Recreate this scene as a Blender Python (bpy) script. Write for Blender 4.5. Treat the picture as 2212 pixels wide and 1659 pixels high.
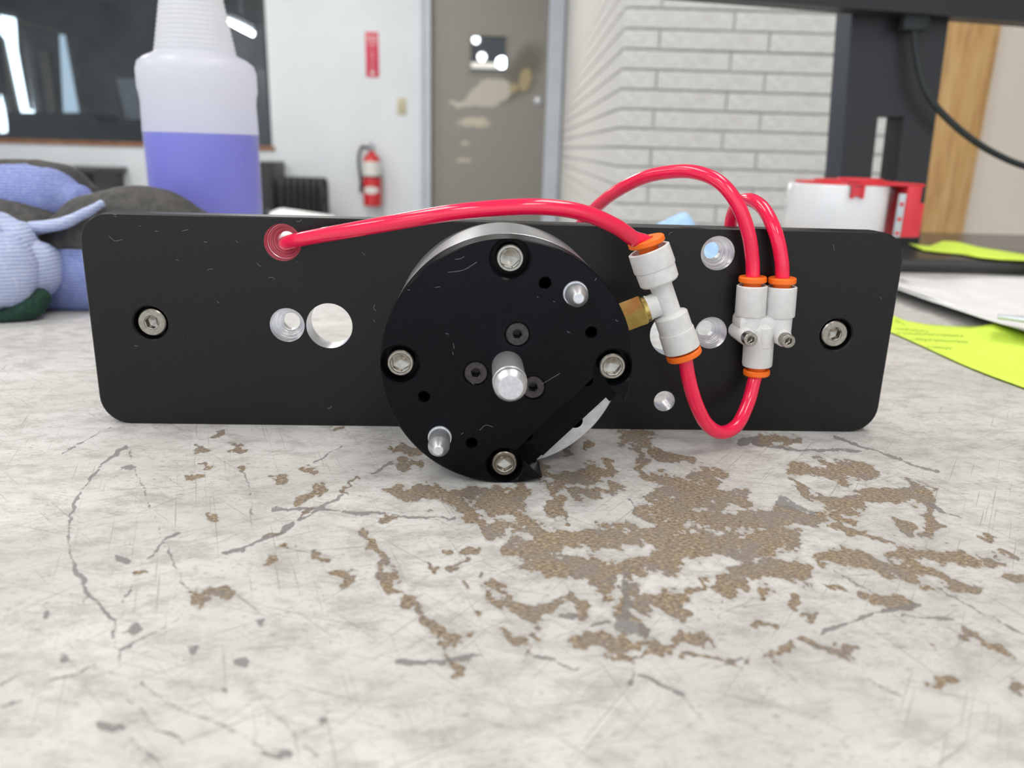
import bpy, bmesh, math, random
import numpy as np
from mathutils import Vector, Matrix, noise as mnoise

random.seed(7); RNG = np.random.default_rng(7)
for o in list(bpy.data.objects): bpy.data.objects.remove(o)
scene = bpy.context.scene
COL = scene.collection

# ------------------------------------------------------------------ camera
W, HPX = 2212, 1659
F = 1732.77
PIT, ROLL, YAW = 0.285708, 0.029805, -0.053718
CAM = np.array([-0.0130, -0.35, 0.12425])
FW = np.array([-math.sin(YAW)*math.cos(PIT), math.cos(YAW)*math.cos(PIT), -math.sin(PIT)])
_r0 = np.array([math.cos(YAW), math.sin(YAW), 0.0]); _u0 = np.cross(_r0, FW)
RT = _r0*math.cos(ROLL) + _u0*math.sin(ROLL)
UP = -_r0*math.sin(ROLL) + _u0*math.cos(ROLL)
cd = bpy.data.cameras.new('camera'); cam = bpy.data.objects.new('camera', cd); COL.objects.link(cam)
cd.sensor_width = 36.0; cd.sensor_fit = 'HORIZONTAL'; cd.lens = F/W*36.0
cd.clip_start = 0.01; cd.clip_end = 60
m = Matrix(((RT[0], UP[0], -FW[0], CAM[0]), (RT[1], UP[1], -FW[1], CAM[1]), (RT[2], UP[2], -FW[2], CAM[2]), (0, 0, 0, 1)))
cam.matrix_world = m
cd.dof.use_dof = True; cd.dof.focus_distance = 0.325; cd.dof.aperture_fstop = 10.5
scene.camera = cam

# ------------------------------------------------------------------ world, exposure
wd = bpy.data.worlds.new('world'); scene.world = wd; wd.use_nodes = True
bg = wd.node_tree.nodes['Background']
bg.inputs[0].default_value = (0.86, 0.93, 1.0, 1); bg.inputs[1].default_value = 1.05
scene.view_settings.view_transform = 'Standard'; scene.view_settings.look = 'None'
scene.view_settings.gamma = 1.0; scene.view_settings.use_curve_mapping = False
scene.view_settings.exposure = 0.55

# ------------------------------------------------------------------ pixel helpers (photo pixel -> point on a known plane)
def ray(px, py): return FW + RT*(px-W/2)/F - UP*(py-HPX/2)/F
def P(px, py, y=None, z=None):
    d = ray(px, py); t = (y-CAM[1])/d[1] if y is not None else (z-CAM[2])/d[2]
    return Vector(CAM + t*d)
AL = math.radians(3.2)      # the room's own heading
RU = np.array([math.cos(AL), -math.sin(AL), 0.0]); RV = np.array([math.sin(AL), math.cos(AL), 0.0])
def RM(u, v, z): return Vector((CAM[0]+u*RU[0]+v*RV[0], CAM[1]+u*RU[1]+v*RV[1], z))
def RP(px, py, v):          # room coordinates u, z on the plane at depth v
    d = ray(px, py); t = v/(d@RV); w = d*t
    return float(w@RU), float(CAM[2]+w[2])

# ------------------------------------------------------------------ materials
def mat(name, col, rough=0.5, metal=0.0, spec=0.5, coat=0.0, trans=0.0, emit=None, estr=0.0, sss=0.0):
    m = bpy.data.materials.new(name); m.use_nodes = True
    b = m.node_tree.nodes['Principled BSDF']
    b.inputs['Base Color'].default_value = (*col, 1); b.inputs['Roughness'].default_value = rough
    b.inputs['Metallic'].default_value = metal; b.inputs['Specular IOR Level'].default_value = spec
    b.inputs['Coat Weight'].default_value = coat; b.inputs['Coat Roughness'].default_value = 0.08
    b.inputs['Transmission Weight'].default_value = trans
    if sss: b.inputs['Subsurface Weight'].default_value = sss; b.inputs['Subsurface Scale'].default_value = 0.004
    if emit: b.inputs['Emission Color'].default_value = (*emit, 1); b.inputs['Emission Strength'].default_value = estr
    return m
class NT:
    def __init__(s, m): s.m = m; s.t = m.node_tree; s.b = s.t.nodes['Principled BSDF']
    def n(s, typ, **kw):
        x = s.t.nodes.new(typ)
        for k, v in kw.items(): setattr(x, k, v)
        return x
    def l(s, a, b): s.t.links.new(a, b)
    def coord(s, scale=(1, 1, 1), rot=(0, 0, 0), loc=(0, 0, 0)):
        tc = s.n('ShaderNodeTexCoord'); mp = s.n('ShaderNodeMapping')
        mp.inputs['Scale'].default_value = scale; mp.inputs['Rotation'].default_value = rot; mp.inputs['Location'].default_value = loc
        if any(rot):
            m0 = s.n('ShaderNodeMapping'); m0.inputs['Rotation'].default_value = rot; mp.inputs['Rotation'].default_value = (0, 0, 0)
            s.l(tc.outputs['Object'], m0.inputs['Vector']); s.l(m0.outputs[0], mp.inputs['Vector'])
        else: s.l(tc.outputs['Object'], mp.inputs['Vector'])
        return mp.outputs[0]
    def noise(s, vec, scale, detail=3, rough=0.55):
        x = s.n('ShaderNodeTexNoise'); x.inputs['Scale'].default_value = scale; x.inputs['Detail'].default_value = detail
        x.inputs['Roughness'].default_value = rough; s.l(vec, x.inputs['Vector']); return x.outputs['Fac']
    def rng(s, v, a, b, c=0.0, d=1.0, smooth=True):
        x = s.n('ShaderNodeMapRange'); x.interpolation_type = 'SMOOTHSTEP' if smooth else 'LINEAR'
        for i, q in zip((1, 2, 3, 4), (a, b, c, d)): x.inputs[i].default_value = q
        s.l(v, x.inputs[0]); return x.outputs[0]
    def math(s, op, a, b=None):
        x = s.n('ShaderNodeMath', operation=op)
        for i, q in enumerate((a, b)):
            if q is None: continue
            if isinstance(q, (int, float)): x.inputs[i].default_value = q
            else: s.l(q, x.inputs[i])
        return x.outputs[0]
    def mix(s, f, a, b):
        x = s.n('ShaderNodeMix', data_type='RGBA')
        for sock, q in ((x.inputs[0], f), (x.inputs[6], a), (x.inputs[7], b)):
            if isinstance(q, (int, float)): sock.default_value = q
            elif isinstance(q, tuple): sock.default_value = (*q, 1)
            else: s.l(q, sock)
        return x.outputs[2]
    def ramp(s, f, stops):
        x = s.n('ShaderNodeValToRGB'); e = x.color_ramp.elements
        while len(e) < len(stops): e.new(0.5)
        for el, (p, c) in zip(e, stops): el.position = p; el.color = (*c, 1)
        s.l(f, x.inputs[0]); return x.outputs[0]
    def bump(s, h, strength, dist):
        x = s.n('ShaderNodeBump'); x.inputs['Strength'].default_value = strength; x.inputs['Distance'].default_value = dist
        s.l(h, x.inputs['Height']); s.l(x.outputs[0], s.b.inputs['Normal'])
    def color(s, c): s.l(c, s.b.inputs['Base Color'])
    def roughness(s, c): s.l(c, s.b.inputs['Roughness'])

def grain(m, c1, c2, scale, stretch=(1, 1, 1), bump=0.0, dist=0.001, detail=4):
    t = NT(m); v = t.coord(stretch); f = t.noise(v, scale, detail); t.color(t.mix(t.rng(f, .3, .7), c1, c2))
    if bump: t.bump(f, bump, dist)
    return m

M = {}
M['plate'] = grain(mat('black_anodised_plate', (.01, .01, .011), .36, spec=.28), (.005, .005, .0055), (.010, .0095, .010), 900, (1, 1, 1), .06, .0002)
M['disk'] = grain(mat('black_anodised_disk', (.008, .009, .012), .22, spec=.10), (.003, .0035, .005), (.006, .0065, .0085), 700, (1, 1, 3), .03, .0002)
M['silver'] = grain(mat('machined_aluminium', (.62, .62, .64), .34, metal=1), (.55, .55, .57), (.68, .68, .70), 200, (1, 12, 1), .05, .0002)
M['face_alu'] = grain(mat('faced_aluminium', (.66, .65, .66), .5, metal=.75), (.60, .59, .60), (.70, .69, .70), 400)
M['bore'] = grain(mat('bored_aluminium', (.80, .80, .82), .34, metal=1), (.74, .74, .76), (.88, .88, .90), 900, (.04, 1.6, .04), .8, .0006, 2)
M['steel'] = grain(mat('stainless_screw', (.5, .47, .42), .3, metal=1), (.30, .28, .245), (.40, .375, .335), 600)
M['pin'] = grain(mat('ground_steel_pin', (.62, .63, .66), .36, metal=.8), (.60, .61, .64), (.72, .73, .76), 800, (1, 6, 1), .03, .0002)
M['dark_screw'] = grain(mat('black_oxide_screw', (.055, .048, .046), .45, metal=.6), (.045, .040, .039), (.07, .062, .06), 700)
M['brass'] = grain(mat('brass', (.66, .48, .17), .24, metal=1), (.46, .34, .10), (.56, .42, .15), 300, (1, 1, 1))
M['tube'] = mat('red_polyurethane_tube', (.87, .012, .075), .14, spec=.5, coat=.3, sss=.15)
M['fit'] = grain(mat('grey_white_plastic', (.70, .69, .68), .42, spec=.4), (.67, .66, .65), (.73, .72, .71), 300)
M['orange'] = mat('orange_release_collar', (.95, .175, .012), .4, spec=.4, sss=.1)
M['lint'] = mat('lint', (.30, .32, .34), .9)

# ------------------------------------------------------------------ mesh builder
def frame_of(ax):
    ax = Vector(ax).normalized(); t = Vector((0, 0, 1)) if abs(ax.z) < .9 else Vector((1, 0, 0))
    a = ax.cross(t).normalized(); b = ax.cross(a).normalized(); return ax, a, b
class MB:
    def __init__(s): s.v = []; s.f = []; s.mi = []; s.cur = 0
    def add(s, vs, fs):
        o = len(s.v); s.v += [tuple(x) for x in vs]
        for f in fs: s.f.append(tuple(i+o for i in f)); s.mi.append(s.cur)
        return s
    def box(s, a, b, rot=None, org=None):
        x0, y0, z0 = a; x1, y1, z1 = b
        vs = [Vector(q) for q in ((x0,y0,z0),(x1,y0,z0),(x1,y1,z0),(x0,y1,z0),(x0,y0,z1),(x1,y0,z1),(x1,y1,z1),(x0,y1,z1))]
        if rot is not None:
            og = Vector(org or (0, 0, 0)); vs = [rot @ (q-og)+og for q in vs]
        return s.add(vs, [(0,3,2,1),(4,5,6,7),(0,1,5,4),(1,2,6,5),(2,3,7,6),(3,0,4,7)])
    def rbox(s, a, b, ch=.002):
        # box with chamfered vertical and horizontal edges
        bm = bmesh.new(); bmesh.ops.create_cube(bm, size=1)
        for q in bm.verts: q.co = Vector([(a[i]+b[i])/2+q.co[i]*(b[i]-a[i]) for i in range(3)])
        bmesh.ops.bevel(bm, geom=bm.edges[:], offset=ch, segments=2, affect='EDGES', profile=.5)
        bm.verts.ensure_lookup_table(); bm.verts.index_update()
        s.add([q.co.copy() for q in bm.verts], [[q.index for q in f.verts] for f in bm.faces]); bm.free(); return s
    def rings(s, rings, cap0=True, cap1=True, closed=True):
        n = len(rings[0]); vs = [q for r in rings for q in r]; fs = []
        for i in range(len(rings)-1):
            for j in range(n if closed else n-1):
                k = (j+1) % n; fs.append((i*n+j, i*n+k, (i+1)*n+k, (i+1)*n+j))
        if cap0: fs.append(tuple(range(n-1, -1, -1)))
        if cap1: fs.append(tuple(range((len(rings)-1)*n, len(rings)*n)))
        return s.add(vs, fs)
    def lathe(s, org, axis, prof, seg=40, cap0=True, cap1=True):
        ax, a, b = frame_of(axis); org = Vector(org); R = []
        for h, r in prof:
            r = max(r, 1e-5)
            R.append([org+ax*h+(a*math.cos(t)+b*math.sin(t))*r for t in [2*math.pi*k/seg for k in range(seg)]])
        return s.rings(R, cap0, cap1)
    def cyl(s, p0, p1, r, seg=32, ch=0.0):
        p0 = Vector(p0); p1 = Vector(p1); L = (p1-p0).length
        pr = [(0, r), (L, r)] if not ch else [(0, r-ch), (ch, r), (L-ch, r), (L, r-ch)]
        return s.lathe(p0, p1-p0, pr, seg)
    def tube(s, pts, r, seg=18, caps=True):
        # parallel-transport tube; r number or list
        pts = [Vector(p) for p in pts]; n = len(pts); R = []
        t0 = (pts[1]-pts[0]).normalized(); _, a, b = frame_of(t0); pt = t0
        for i, p in enumerate(pts):
            t = (pts[min(i+1, n-1)]-pts[max(i-1, 0)]).normalized()
            q = pt.rotation_difference(t); a = q @ a; b = q @ b; pt = t
            rr = r[i] if isinstance(r, (list, tuple)) else r
            ra, rb = rr if isinstance(rr, tuple) else (rr, rr)
            R.append([p+a*math.cos(k)*ra+b*math.sin(k)*rb for k in [2*math.pi*j/seg for j in range(seg)]])
        return s.rings(R, caps, caps)
    def grid(s, fn, nu, nv):
        vs = [fn(i/(nu-1), j/(nv-1)) for j in range(nv) for i in range(nu)]
        return s.add(vs, [(j*nu+i, j*nu+i+1, (j+1)*nu+i+1, (j+1)*nu+i) for j in range(nv-1) for i in range(nu-1)])
    def build(s, name, mats, parent=None, loc=None, rotz=0, smooth=40, flip=False):
        me = bpy.data.meshes.new(name); me.from_pydata(s.v, [], s.f)
        for mm in (mats if isinstance(mats, (list, tuple)) else [mats]): me.materials.append(M[mm] if isinstance(mm, str) else mm)
        me.polygons.foreach_set('material_index', s.mi); me.update()
        bm = bmesh.new(); bm.from_mesh(me); bmesh.ops.recalc_face_normals(bm, faces=bm.faces); bm.to_mesh(me); bm.free()
        if smooth:
            me.polygons.foreach_set('use_smooth', [True]*len(me.polygons)); me.set_sharp_from_angle(angle=math.radians(smooth))
        o = bpy.data.objects.new(name, me); COL.objects.link(o)
        if parent: o.parent = parent
        if loc is not None: o.location = loc
        o.rotation_euler[2] = rotz
        return o
def spline(pts, n=8):
    pts = [Vector(p) for p in pts]; P_ = [pts[0]*2-pts[1]]+pts+[pts[-1]*2-pts[-2]]; out = []
    for i in range(1, len(P_)-2):
        a, b, c, d = P_[i-1:i+3]
        for k in range(n):
            t = k/n; out.append(.5*((2*b)+(c-a)*t+(2*a-5*b+4*c-d)*t*t+(3*b-a-3*c+d)*t**3))
    out.append(pts[-1]); return out
def tag(o, label=None, cat=None, group=None, kind=None):
    if label: o['label'] = label
    if cat: o['category'] = cat
    if group: o['group'] = group
    if kind: o['kind'] = kind
    return o
def empty(name, loc=(0, 0, 0), rotz=0):
    o = bpy.data.objects.new(name, None); COL.objects.link(o); o.location = loc; o.rotation_euler[2] = rotz
    o.empty_display_size = .05; return o
def cut(obj, cutters):
    """boolean difference, the cutter's material stays on the cut faces"""
    for c in cutters:
        md = obj.modifiers.new('cut', 'BOOLEAN'); md.operation = 'DIFFERENCE'; md.object = c; md.solver = 'EXACT'; md.material_mode = 'TRANSFER'
    bpy.context.view_layer.update(); dg = bpy.context.evaluated_depsgraph_get()
    me = bpy.data.meshes.new_from_object(obj.evaluated_get(dg)); old = obj.data
    obj.modifiers.clear(); obj.data = me; me.name = old.name; bpy.data.meshes.remove(old)
    for c in cutters: d = c.data; bpy.data.objects.remove(c); bpy.data.meshes.remove(d)
    me.polygons.foreach_set('use_smooth', [True]*len(me.polygons)); me.set_sharp_from_angle(angle=math.radians(35))
    return obj

# ================================================================== ROOM
FLOOR = -0.75; CEIL = 2.0
M['white_wall'] = grain(mat('white_painted_wall', (.76, .80, .84), .6), (.74, .78, .82), (.78, .82, .86), 3)
M['brick'] = mat('cream_painted_brick', (.7, .68, .64), .75)
t = NT(M['brick']); v = t.coord((6, 6, 45)); f = t.noise(v, 4, 6, .7); g = t.noise(t.coord(), 7, 3)
c = t.mix(t.rng(f, .35, .75), (.90, .89, .865), (.62, .605, .58)); t.color(t.mix(t.rng(g, .4, .8, 0, .35), c, (.74, .72, .69))); t.bump(f, .25, .004)
M['mortar'] = grain(mat('grey_mortar', (.58, .60, .62), .9), (.54, .56, .58), (.62, .63, .65), 40)
M['door'] = mat('grey_painted_door', (.25, .235, .21), .38)
M['frame'] = grain(mat('blue_grey_frame', (.60, .65, .71), .45), (.57, .62, .68), (.63, .68, .74), 5)
M['floor'] = grain(mat('grey_floor', (.28, .27, .26), .4), (.24, .235, .23), (.33, .32, .31), 3)
M['ceiling'] = grain(mat('ceiling_tiles', (.78, .78, .77), .9), (.75, .75, .74), (.8, .8, .79), 8)
M['dark_shop'] = grain(mat('dark_shop_wall', (.12, .12, .12), .8), (.08, .08, .082), (.16, .155, .15), 1.5)
M['glass'] = mat('window_glass', (1, 1, 1), .02, spec=.5)
def glassy(m, tint=(1, 1, 1), k=.93):
    n = m.node_tree; b = n.nodes['Principled BSDF']; tr = n.nodes.new('ShaderNodeBsdfTransparent'); tr.inputs[0].default_value = (*tint, 1)
    gl = n.nodes.new('ShaderNodeBsdfGlossy'); gl.inputs['Roughness'].default_value = .02
    fr = n.nodes.new('ShaderNodeFresnel'); fr.inputs[0].default_value = 1.45
    mx = n.nodes.new('ShaderNodeMixShader'); n.links.new(fr.outputs[0], mx.inputs[0]); n.links.new(tr.outputs[0], mx.inputs[1]); n.links.new(gl.outputs[0], mx.inputs[2])
    n.links.new(mx.outputs[0], n.nodes['Material Output'].inputs[0])
glassy(M['glass'], (.86, .9, .93))
M['sill'] = grain(mat('stained_wood_sill', (.30, .13, .06), .5), (.22, .09, .04), (.38, .18, .09), 20, (1, 1, 1))
M['wood'] = mat('oak_board', (.55, .33, .13), .5)
t = NT(M['wood']); v = t.coord((9, 9, .8)); f = t.noise(v, 6, 5, .65); t.color(t.ramp(f, [(.3, (.46, .24, .08)), (.5, (.66, .39, .15)), (.72, (.80, .53, .25))]))
M['beige'] = grain(mat('beige_wall', (.80, .72, .63), .7), (.78, .70, .61), (.82, .74, .65), 4)
M['black_metal'] = grain(mat('black_enamel', (.010, .011, .012), .4), (.008, .0085, .0095), (.014, .014, .015), 20)
M['lamp'] = mat('fluorescent_lens', (1, 1, 1), .5, emit=(1, .97, .92), estr=3.5)
M['daylight'] = mat('lit_window_pane', (1, 1, 1), .5, emit=(.78, .92, 1.0), estr=2.6)
M['daylight_dim'] = mat('dim_window_pane', (.6, .65, .7), .5, emit=(.5, .66, .78), estr=.5)

def rbuild(mb, name, mats, u, v, z=0.0, parent=None, **kw):   # mesh given in room axes about (u, v, z)
    return mb.build(name, mats, parent, RM(u, v, z) if parent is None else (u, v, z), -AL if parent is None else 0, **kw)
def struct(o): o['kind'] = 'structure'; return o

VB = 5.7       # depth of the white back wall
UC = RP(1340, 210, 2.4)[0]      # brick corner
UC = UC
winR = RP(580, 160, VB)[0]; sillz = RP(587, 316, VB)[1]
dL, dR = RP(930, 200, VB)[0], RP(1180, 200, VB)[0]; DTOP = 1.30
# floor and ceiling
mb = MB(); mb.box((-5.5, -3.2, -.05), (3.6, 5.8, 0)); struct(rbuild(mb, 'floor', 'floor', 0, 0, FLOOR))
mb = MB(); mb.box((-5.5, -3.2, 0), (3.6, 5.8, .05)); struct(rbuild(mb, 'ceiling', 'ceiling', 0, 0, CEIL))
# back wall with openings for the shop window and the door
def wall_with_openings(name, m_, u0, u1, z0, z1, v, th, ops):
    us = sorted({u0, u1, *[q for o in ops for q in (o[0], o[1])]}); zs = sorted({z0, z1, *[q for o in ops for q in (o[2], o[3])]})
    mb = MB()
    for i in range(len(us)-1):
        for j in range(len(zs)-1):
            cu, cz = (us[i]+us[i+1])/2, (zs[j]+zs[j+1])/2
            if any(o[0] < cu < o[1] and o[2] < cz < o[3] for o in ops): continue
            mb.box((us[i], 0, zs[j]), (us[i+1], th, zs[j+1]))
    return struct(rbuild(mb, name, m_, 0, v, 0))
WZ1 = 1.45; WU0 = -4.9
wall_with_openings('wall_back', 'white_wall', -5.5, UC, FLOOR, CEIL, VB, .12, [(WU0, winR, sillz, WZ1), (dL-.002, dR+.002, FLOOR, DTOP)])
mb = MB(); mb.box((-.1, 0, 0), (0, 9.0, CEIL-FLOOR)); struct(rbuild(mb, 'wall_left', 'white_wall', -5.5, -3.2, FLOOR))
# shop window
w1 = struct(empty('window_1', RM(winR, VB, sillz), -AL))
mb = MB(); mb.box((WU0-winR, .05, 0), (0, .058, WZ1-sillz)); mb.build('pane', 'glass', w1)
mb = MB(); mb.box((WU0-winR, -.012, -.028), (.018, .06, 0)); mb.build('sill', 'sill', w1)
M['dark_frame'] = grain(mat('dark_window_frame', (.05, .055, .06), .5), (.04, .045, .05), (.06, .065, .07), 5)
mb = MB(); mb.box((-.03, .02, 0), (0, .1, WZ1-sillz)); mb.box((WU0-winR, .02, WZ1-sillz-.03), (-.03, .1, WZ1-sillz)); mb.build('window_frame', 'dark_frame', w1)
# the dark shop behind the window
mb = MB(); D2 = 9.4; u0, u1 = -7.2, .9
mb.box((u0, D2, FLOOR), (u1, D2+.1, CEIL)); mb.box((u0-.1, VB+.12, FLOOR), (u0, D2, CEIL)); mb.box((u1, VB+.12, FLOOR), (u1+.1, D2, CEIL))
mb.box((u0, VB+.12, FLOOR-.1), (u1, D2, FLOOR)); mb.box((u0, VB+.12, CEIL), (u1, D2, CEIL+.1))
struct(rbuild(mb, 'wall_shop', 'dark_shop', 0, 0, 0))
def px_quad(name, m_, quad, v, th, parent=None, label=None, cat=None):
    pts = [RP(x, y, v) for x, y in quad]; cu = sum(p[0] for p in pts)/len(pts); cz = min(p[1] for p in pts); n = len(pts)
    mb = MB(); vs = [(p[0]-cu, 0, p[1]-cz) for p in pts]+[(p[0]-cu, th, p[1]-cz) for p in pts]
    mb.add(vs, [tuple(range(n)), tuple(range(2*n-1, n-1, -1))]+[(i, (i+1) % n, n+(i+1) % n, n+i) for i in range(n)])
    o = rbuild(mb, name, m_, cu, v, cz, smooth=0)
    if label: tag(o, label, cat)
    return o
M['beige_post'] = grain(mat('dull_beige_post', (.24, .22, .18), .6), (.20, .18, .15), (.28, .25, .21), 8)
M['grey_post'] = grain(mat('pale_grey_post', (.30, .33, .35), .6), (.27, .30, .32), (.33, .36, .38), 8)
w2 = struct(px_quad('window_2', 'daylight', [(0, 33), (30, 39), (72, 243), (46, 243), (12, 85), (0, 70)], D2-.03, .02))
w3 = struct(px_quad('window_3', 'daylight_dim', [(128, 75), (138, 75), (169, 243), (137, 243)], D2-.03, .02))
w4 = struct(px_quad('window_4', 'daylight', [(0, 205), (7, 232), (16, 285), (0, 287)], D2-.03, .02))
struct(px_quad('trim_1', 'beige_post', [(34, 42), (130, 66), (131, 70), (42, 50), (60, 180), (70, 238), (62, 238), (38, 110)], D2-.06, .02))
struct(px_quad('trim_2', 'beige_post', [(84, 110), (104, 112), (122, 250), (138, 292), (108, 292), (98, 220)], D2-.06, .02))
struct(px_quad('trim_3', 'beige_post', [(0, 85), (8, 90), (40, 235), (22, 238)], D2-.06, .02))
struct(px_quad('trim_4', 'grey_post', [(250, 170), (330, 170), (330, 262), (270, 256)], D2-.06, .02))
tag(px_quad('machine_bench', 'black_metal', [(14, 242), (200, 245), (215, 270), (330, 262), (330, 310), (0, 310), (0, 290), (16, 288)], D2-.9, .5), 'low black machine bench seen through the dark shop window', 'bench')
tag(px_quad('machine_cabinet', 'black_metal', [(500, 150), (590, 150), (600, 318), (500, 318)], D2-.9, .5), 'dark machine cabinet beyond the right end of the shop window', 'cabinet')
a0, a1 = RP(492, 44, 7.6), RP(549, 74, 7.6)
mb = MB(); mb.tube([(0, 0, 0), ((a1[0]-a0[0])*.5, .0, (a1[1]-a0[1])*.5), (a1[0]-a0[0], 0, a1[1]-a0[1])], .022, 10)
lampo = empty('shop_lamp', RM(a0[0], 7.6, a0[1]), -AL); mb.build('tube', mat('shop_tube', (1, 1, 1), .5, emit=(1, .93, .85), estr=3.0), lampo)
mb = MB(); mb.tube([(0, .03, .035), ((a1[0]-a0[0])*.5, .03, (a1[1]-a0[1])*.5+.035), (a1[0]-a0[0], .03, a1[1]-a0[1]+.035)], (.05), 8); mb.build('reflector', 'dark_frame', lampo)
mb = MB(); mb.cyl(((a1[0]-a0[0])*.5, .03, (a1[1]-a0[1])*.5+.05), ((a1[0]-a0[0])*.5, .03, CEIL-a0[1]), .006, 8); mb.build('drop_rod', 'dark_frame', lampo)
sl = bpy.data.lights.new('shop_tube_light', 'POINT'); sl.energy = 45; sl.shadow_soft_size = .15; sl.color = (1, .95, .9); slo = bpy.data.objects.new('shop_tube_light', sl); COL.objects.link(slo); slo.parent = lampo; slo.location = (.08, -.1, -.15)
tag(lampo, 'lit fluorescent tube lamp hanging in the dark shop behind the window', 'lamp')

# door
d1 = struct(empty('door_1', RM(dL, VB, FLOOR), -AL)); dw = dR-dL; dh = DTOP-FLOOR
gl0, gz1 = RP(1017, 77, VB+.05); gl1, gz0 = RP(1092, 157, VB+.05)
wx0, wx1, wz0, wz1 = gl0-dL, gl1-dL, gz0-FLOOR, gz1-FLOOR
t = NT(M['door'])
mb = MB()
us = [0, wx0, wx1, dw]; zs = [0, wz0, wz1, dh]
for i in range(3):
    for j in range(3):
        if not (i == 1 and j == 1): mb.box((us[i], .05, zs[j]), (us[i+1], .095, zs[j+1]))
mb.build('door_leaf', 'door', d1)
# pale, cream and tan blotches over grime on the door leaf, mask built from ellipses in door space
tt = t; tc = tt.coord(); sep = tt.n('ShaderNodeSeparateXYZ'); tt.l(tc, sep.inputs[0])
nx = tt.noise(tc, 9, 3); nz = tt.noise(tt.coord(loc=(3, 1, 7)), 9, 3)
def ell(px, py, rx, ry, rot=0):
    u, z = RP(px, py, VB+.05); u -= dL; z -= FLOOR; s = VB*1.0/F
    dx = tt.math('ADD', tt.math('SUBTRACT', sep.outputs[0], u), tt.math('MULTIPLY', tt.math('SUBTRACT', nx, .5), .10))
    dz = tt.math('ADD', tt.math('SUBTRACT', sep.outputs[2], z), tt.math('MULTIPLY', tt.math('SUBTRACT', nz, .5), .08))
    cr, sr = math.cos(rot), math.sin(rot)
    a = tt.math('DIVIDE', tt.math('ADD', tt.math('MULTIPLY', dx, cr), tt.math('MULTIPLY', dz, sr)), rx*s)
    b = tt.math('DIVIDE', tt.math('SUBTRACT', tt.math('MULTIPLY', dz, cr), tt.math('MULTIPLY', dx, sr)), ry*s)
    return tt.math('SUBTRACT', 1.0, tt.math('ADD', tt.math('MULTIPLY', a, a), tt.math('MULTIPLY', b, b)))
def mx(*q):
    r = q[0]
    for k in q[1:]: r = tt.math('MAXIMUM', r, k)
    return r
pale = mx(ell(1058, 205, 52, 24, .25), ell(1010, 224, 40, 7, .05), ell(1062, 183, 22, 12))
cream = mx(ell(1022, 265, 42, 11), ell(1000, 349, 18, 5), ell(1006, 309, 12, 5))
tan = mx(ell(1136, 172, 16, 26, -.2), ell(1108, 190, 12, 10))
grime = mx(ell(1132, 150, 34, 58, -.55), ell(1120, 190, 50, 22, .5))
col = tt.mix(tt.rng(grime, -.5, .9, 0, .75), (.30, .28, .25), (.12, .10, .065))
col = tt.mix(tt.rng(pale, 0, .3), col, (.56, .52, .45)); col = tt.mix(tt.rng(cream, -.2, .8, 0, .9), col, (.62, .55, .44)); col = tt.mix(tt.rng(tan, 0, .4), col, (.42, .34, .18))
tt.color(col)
mb = MB(); mb.box((wx0, .07, wz0), (wx1, .075, wz1)); mb.build('pane', 'glass', d1)
mb = MB()
for a, b in (((wx0-.012, .04, wz0-.012), (wx1+.012, .05, wz0)), ((wx0-.012, .04, wz1), (wx1+.012, .05, wz1+.012)), ((wx0-.012, .04, wz0), (wx0, .05, wz1)), ((wx1, .04, wz0), (wx1+.012, .05, wz1))): mb.box(a, b)
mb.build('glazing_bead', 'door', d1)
lu, lz = RP(1163, 218, VB+.03); mb = MB(); mb.lathe((lu-dL, .05, lz-FLOOR), (0, -1, 0), [(0, .028), (.012, .027), (.016, .022), (.016, .018), (.026, .016), (.028, .01)], 20)
mb.build('deadbolt', 'pin', d1)
fl, fr = RP(908, 200, VB)[0]-dL, RP(1213, 200, VB)[0]-dL
mb = MB(); mb.box((fl, -.03, 0), (-.045, 0, dh+.1)); mb.box((-.045, -.012, 0), (0, .05, dh+.1)); mb.build('jamb', 'frame', d1)
mb = MB(); mb.box((dw, -.03, 0), (dw+(fr-dw)*.75, 0, dh+.1)); mb.box((dw+(fr-dw)*.75, -.045, 0), (fr, 0, dh+.1)); mb.build('jamb', 'frame', d1)
mb = MB(); mb.box((0, -.03, dh), (dw, 0, dh+.1)); mb.build('header', 'frame', d1)
# lamps in the hall behind the door pane
for n_, (px, py, rr) in enumerate([(1028, 86, 8), (1041, 123, 9), (1084, 135, 12)]):
    u, z = RP(px, py, 7.4); r = rr*7.4/F
    o = empty('hall_lamp', RM(u, 7.4, z), -AL); mb = MB(); mb.lathe((0, 0, r*.9), (0, 0, -1), [(0, r*.3), (r*.3, r*.8), (r*.9, r), (r*1.5, r*.8), (r*1.85, r*.3)], 16)
    mb.build('globe', 'lamp' if n_ < 2 else mat('hall_globe_cool', (1, 1, 1), .5, emit=(.85, .94, 1), estr=7), o)
    mb = MB(); mb.cyl((0, 0, r*.8), (0, 0, CEIL-z), .008, 8); mb.build('drop_rod', 'dark_frame', o)
    tag(o, ['round hall lamp at the top left corner of the door pane', 'round hall lamp low at the left side of the door pane', 'bright bluish round hall lamp at the right of the door pane'][n_], 'lamp')
u, z = RP(1018, 139, 8.2); u2, _ = RP(1096, 146, 8.2); mb = MB(); mb.box((0, 0, 0), (u2-u, .05, .05)); o = rbuild(mb, 'counter_edge', mat('glowing_counter', (.8, .72, .6), .6, emit=(1, .88, .72), estr=.8), u, 8.2, z-.03)  # the bright bar's light is put into the ledge as emission
tag(o, 'pale self-glowing ledge crossing behind the small door pane', 'ledge')
mb = MB(); mb.box((0, 0, FLOOR-z), (u2-u, .45, -.032)); o = rbuild(mb, 'hall_counter', 'dark_shop', u, 8.21, z); tag(o, 'dark counter in the hall behind the door pane', 'counter')

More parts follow.
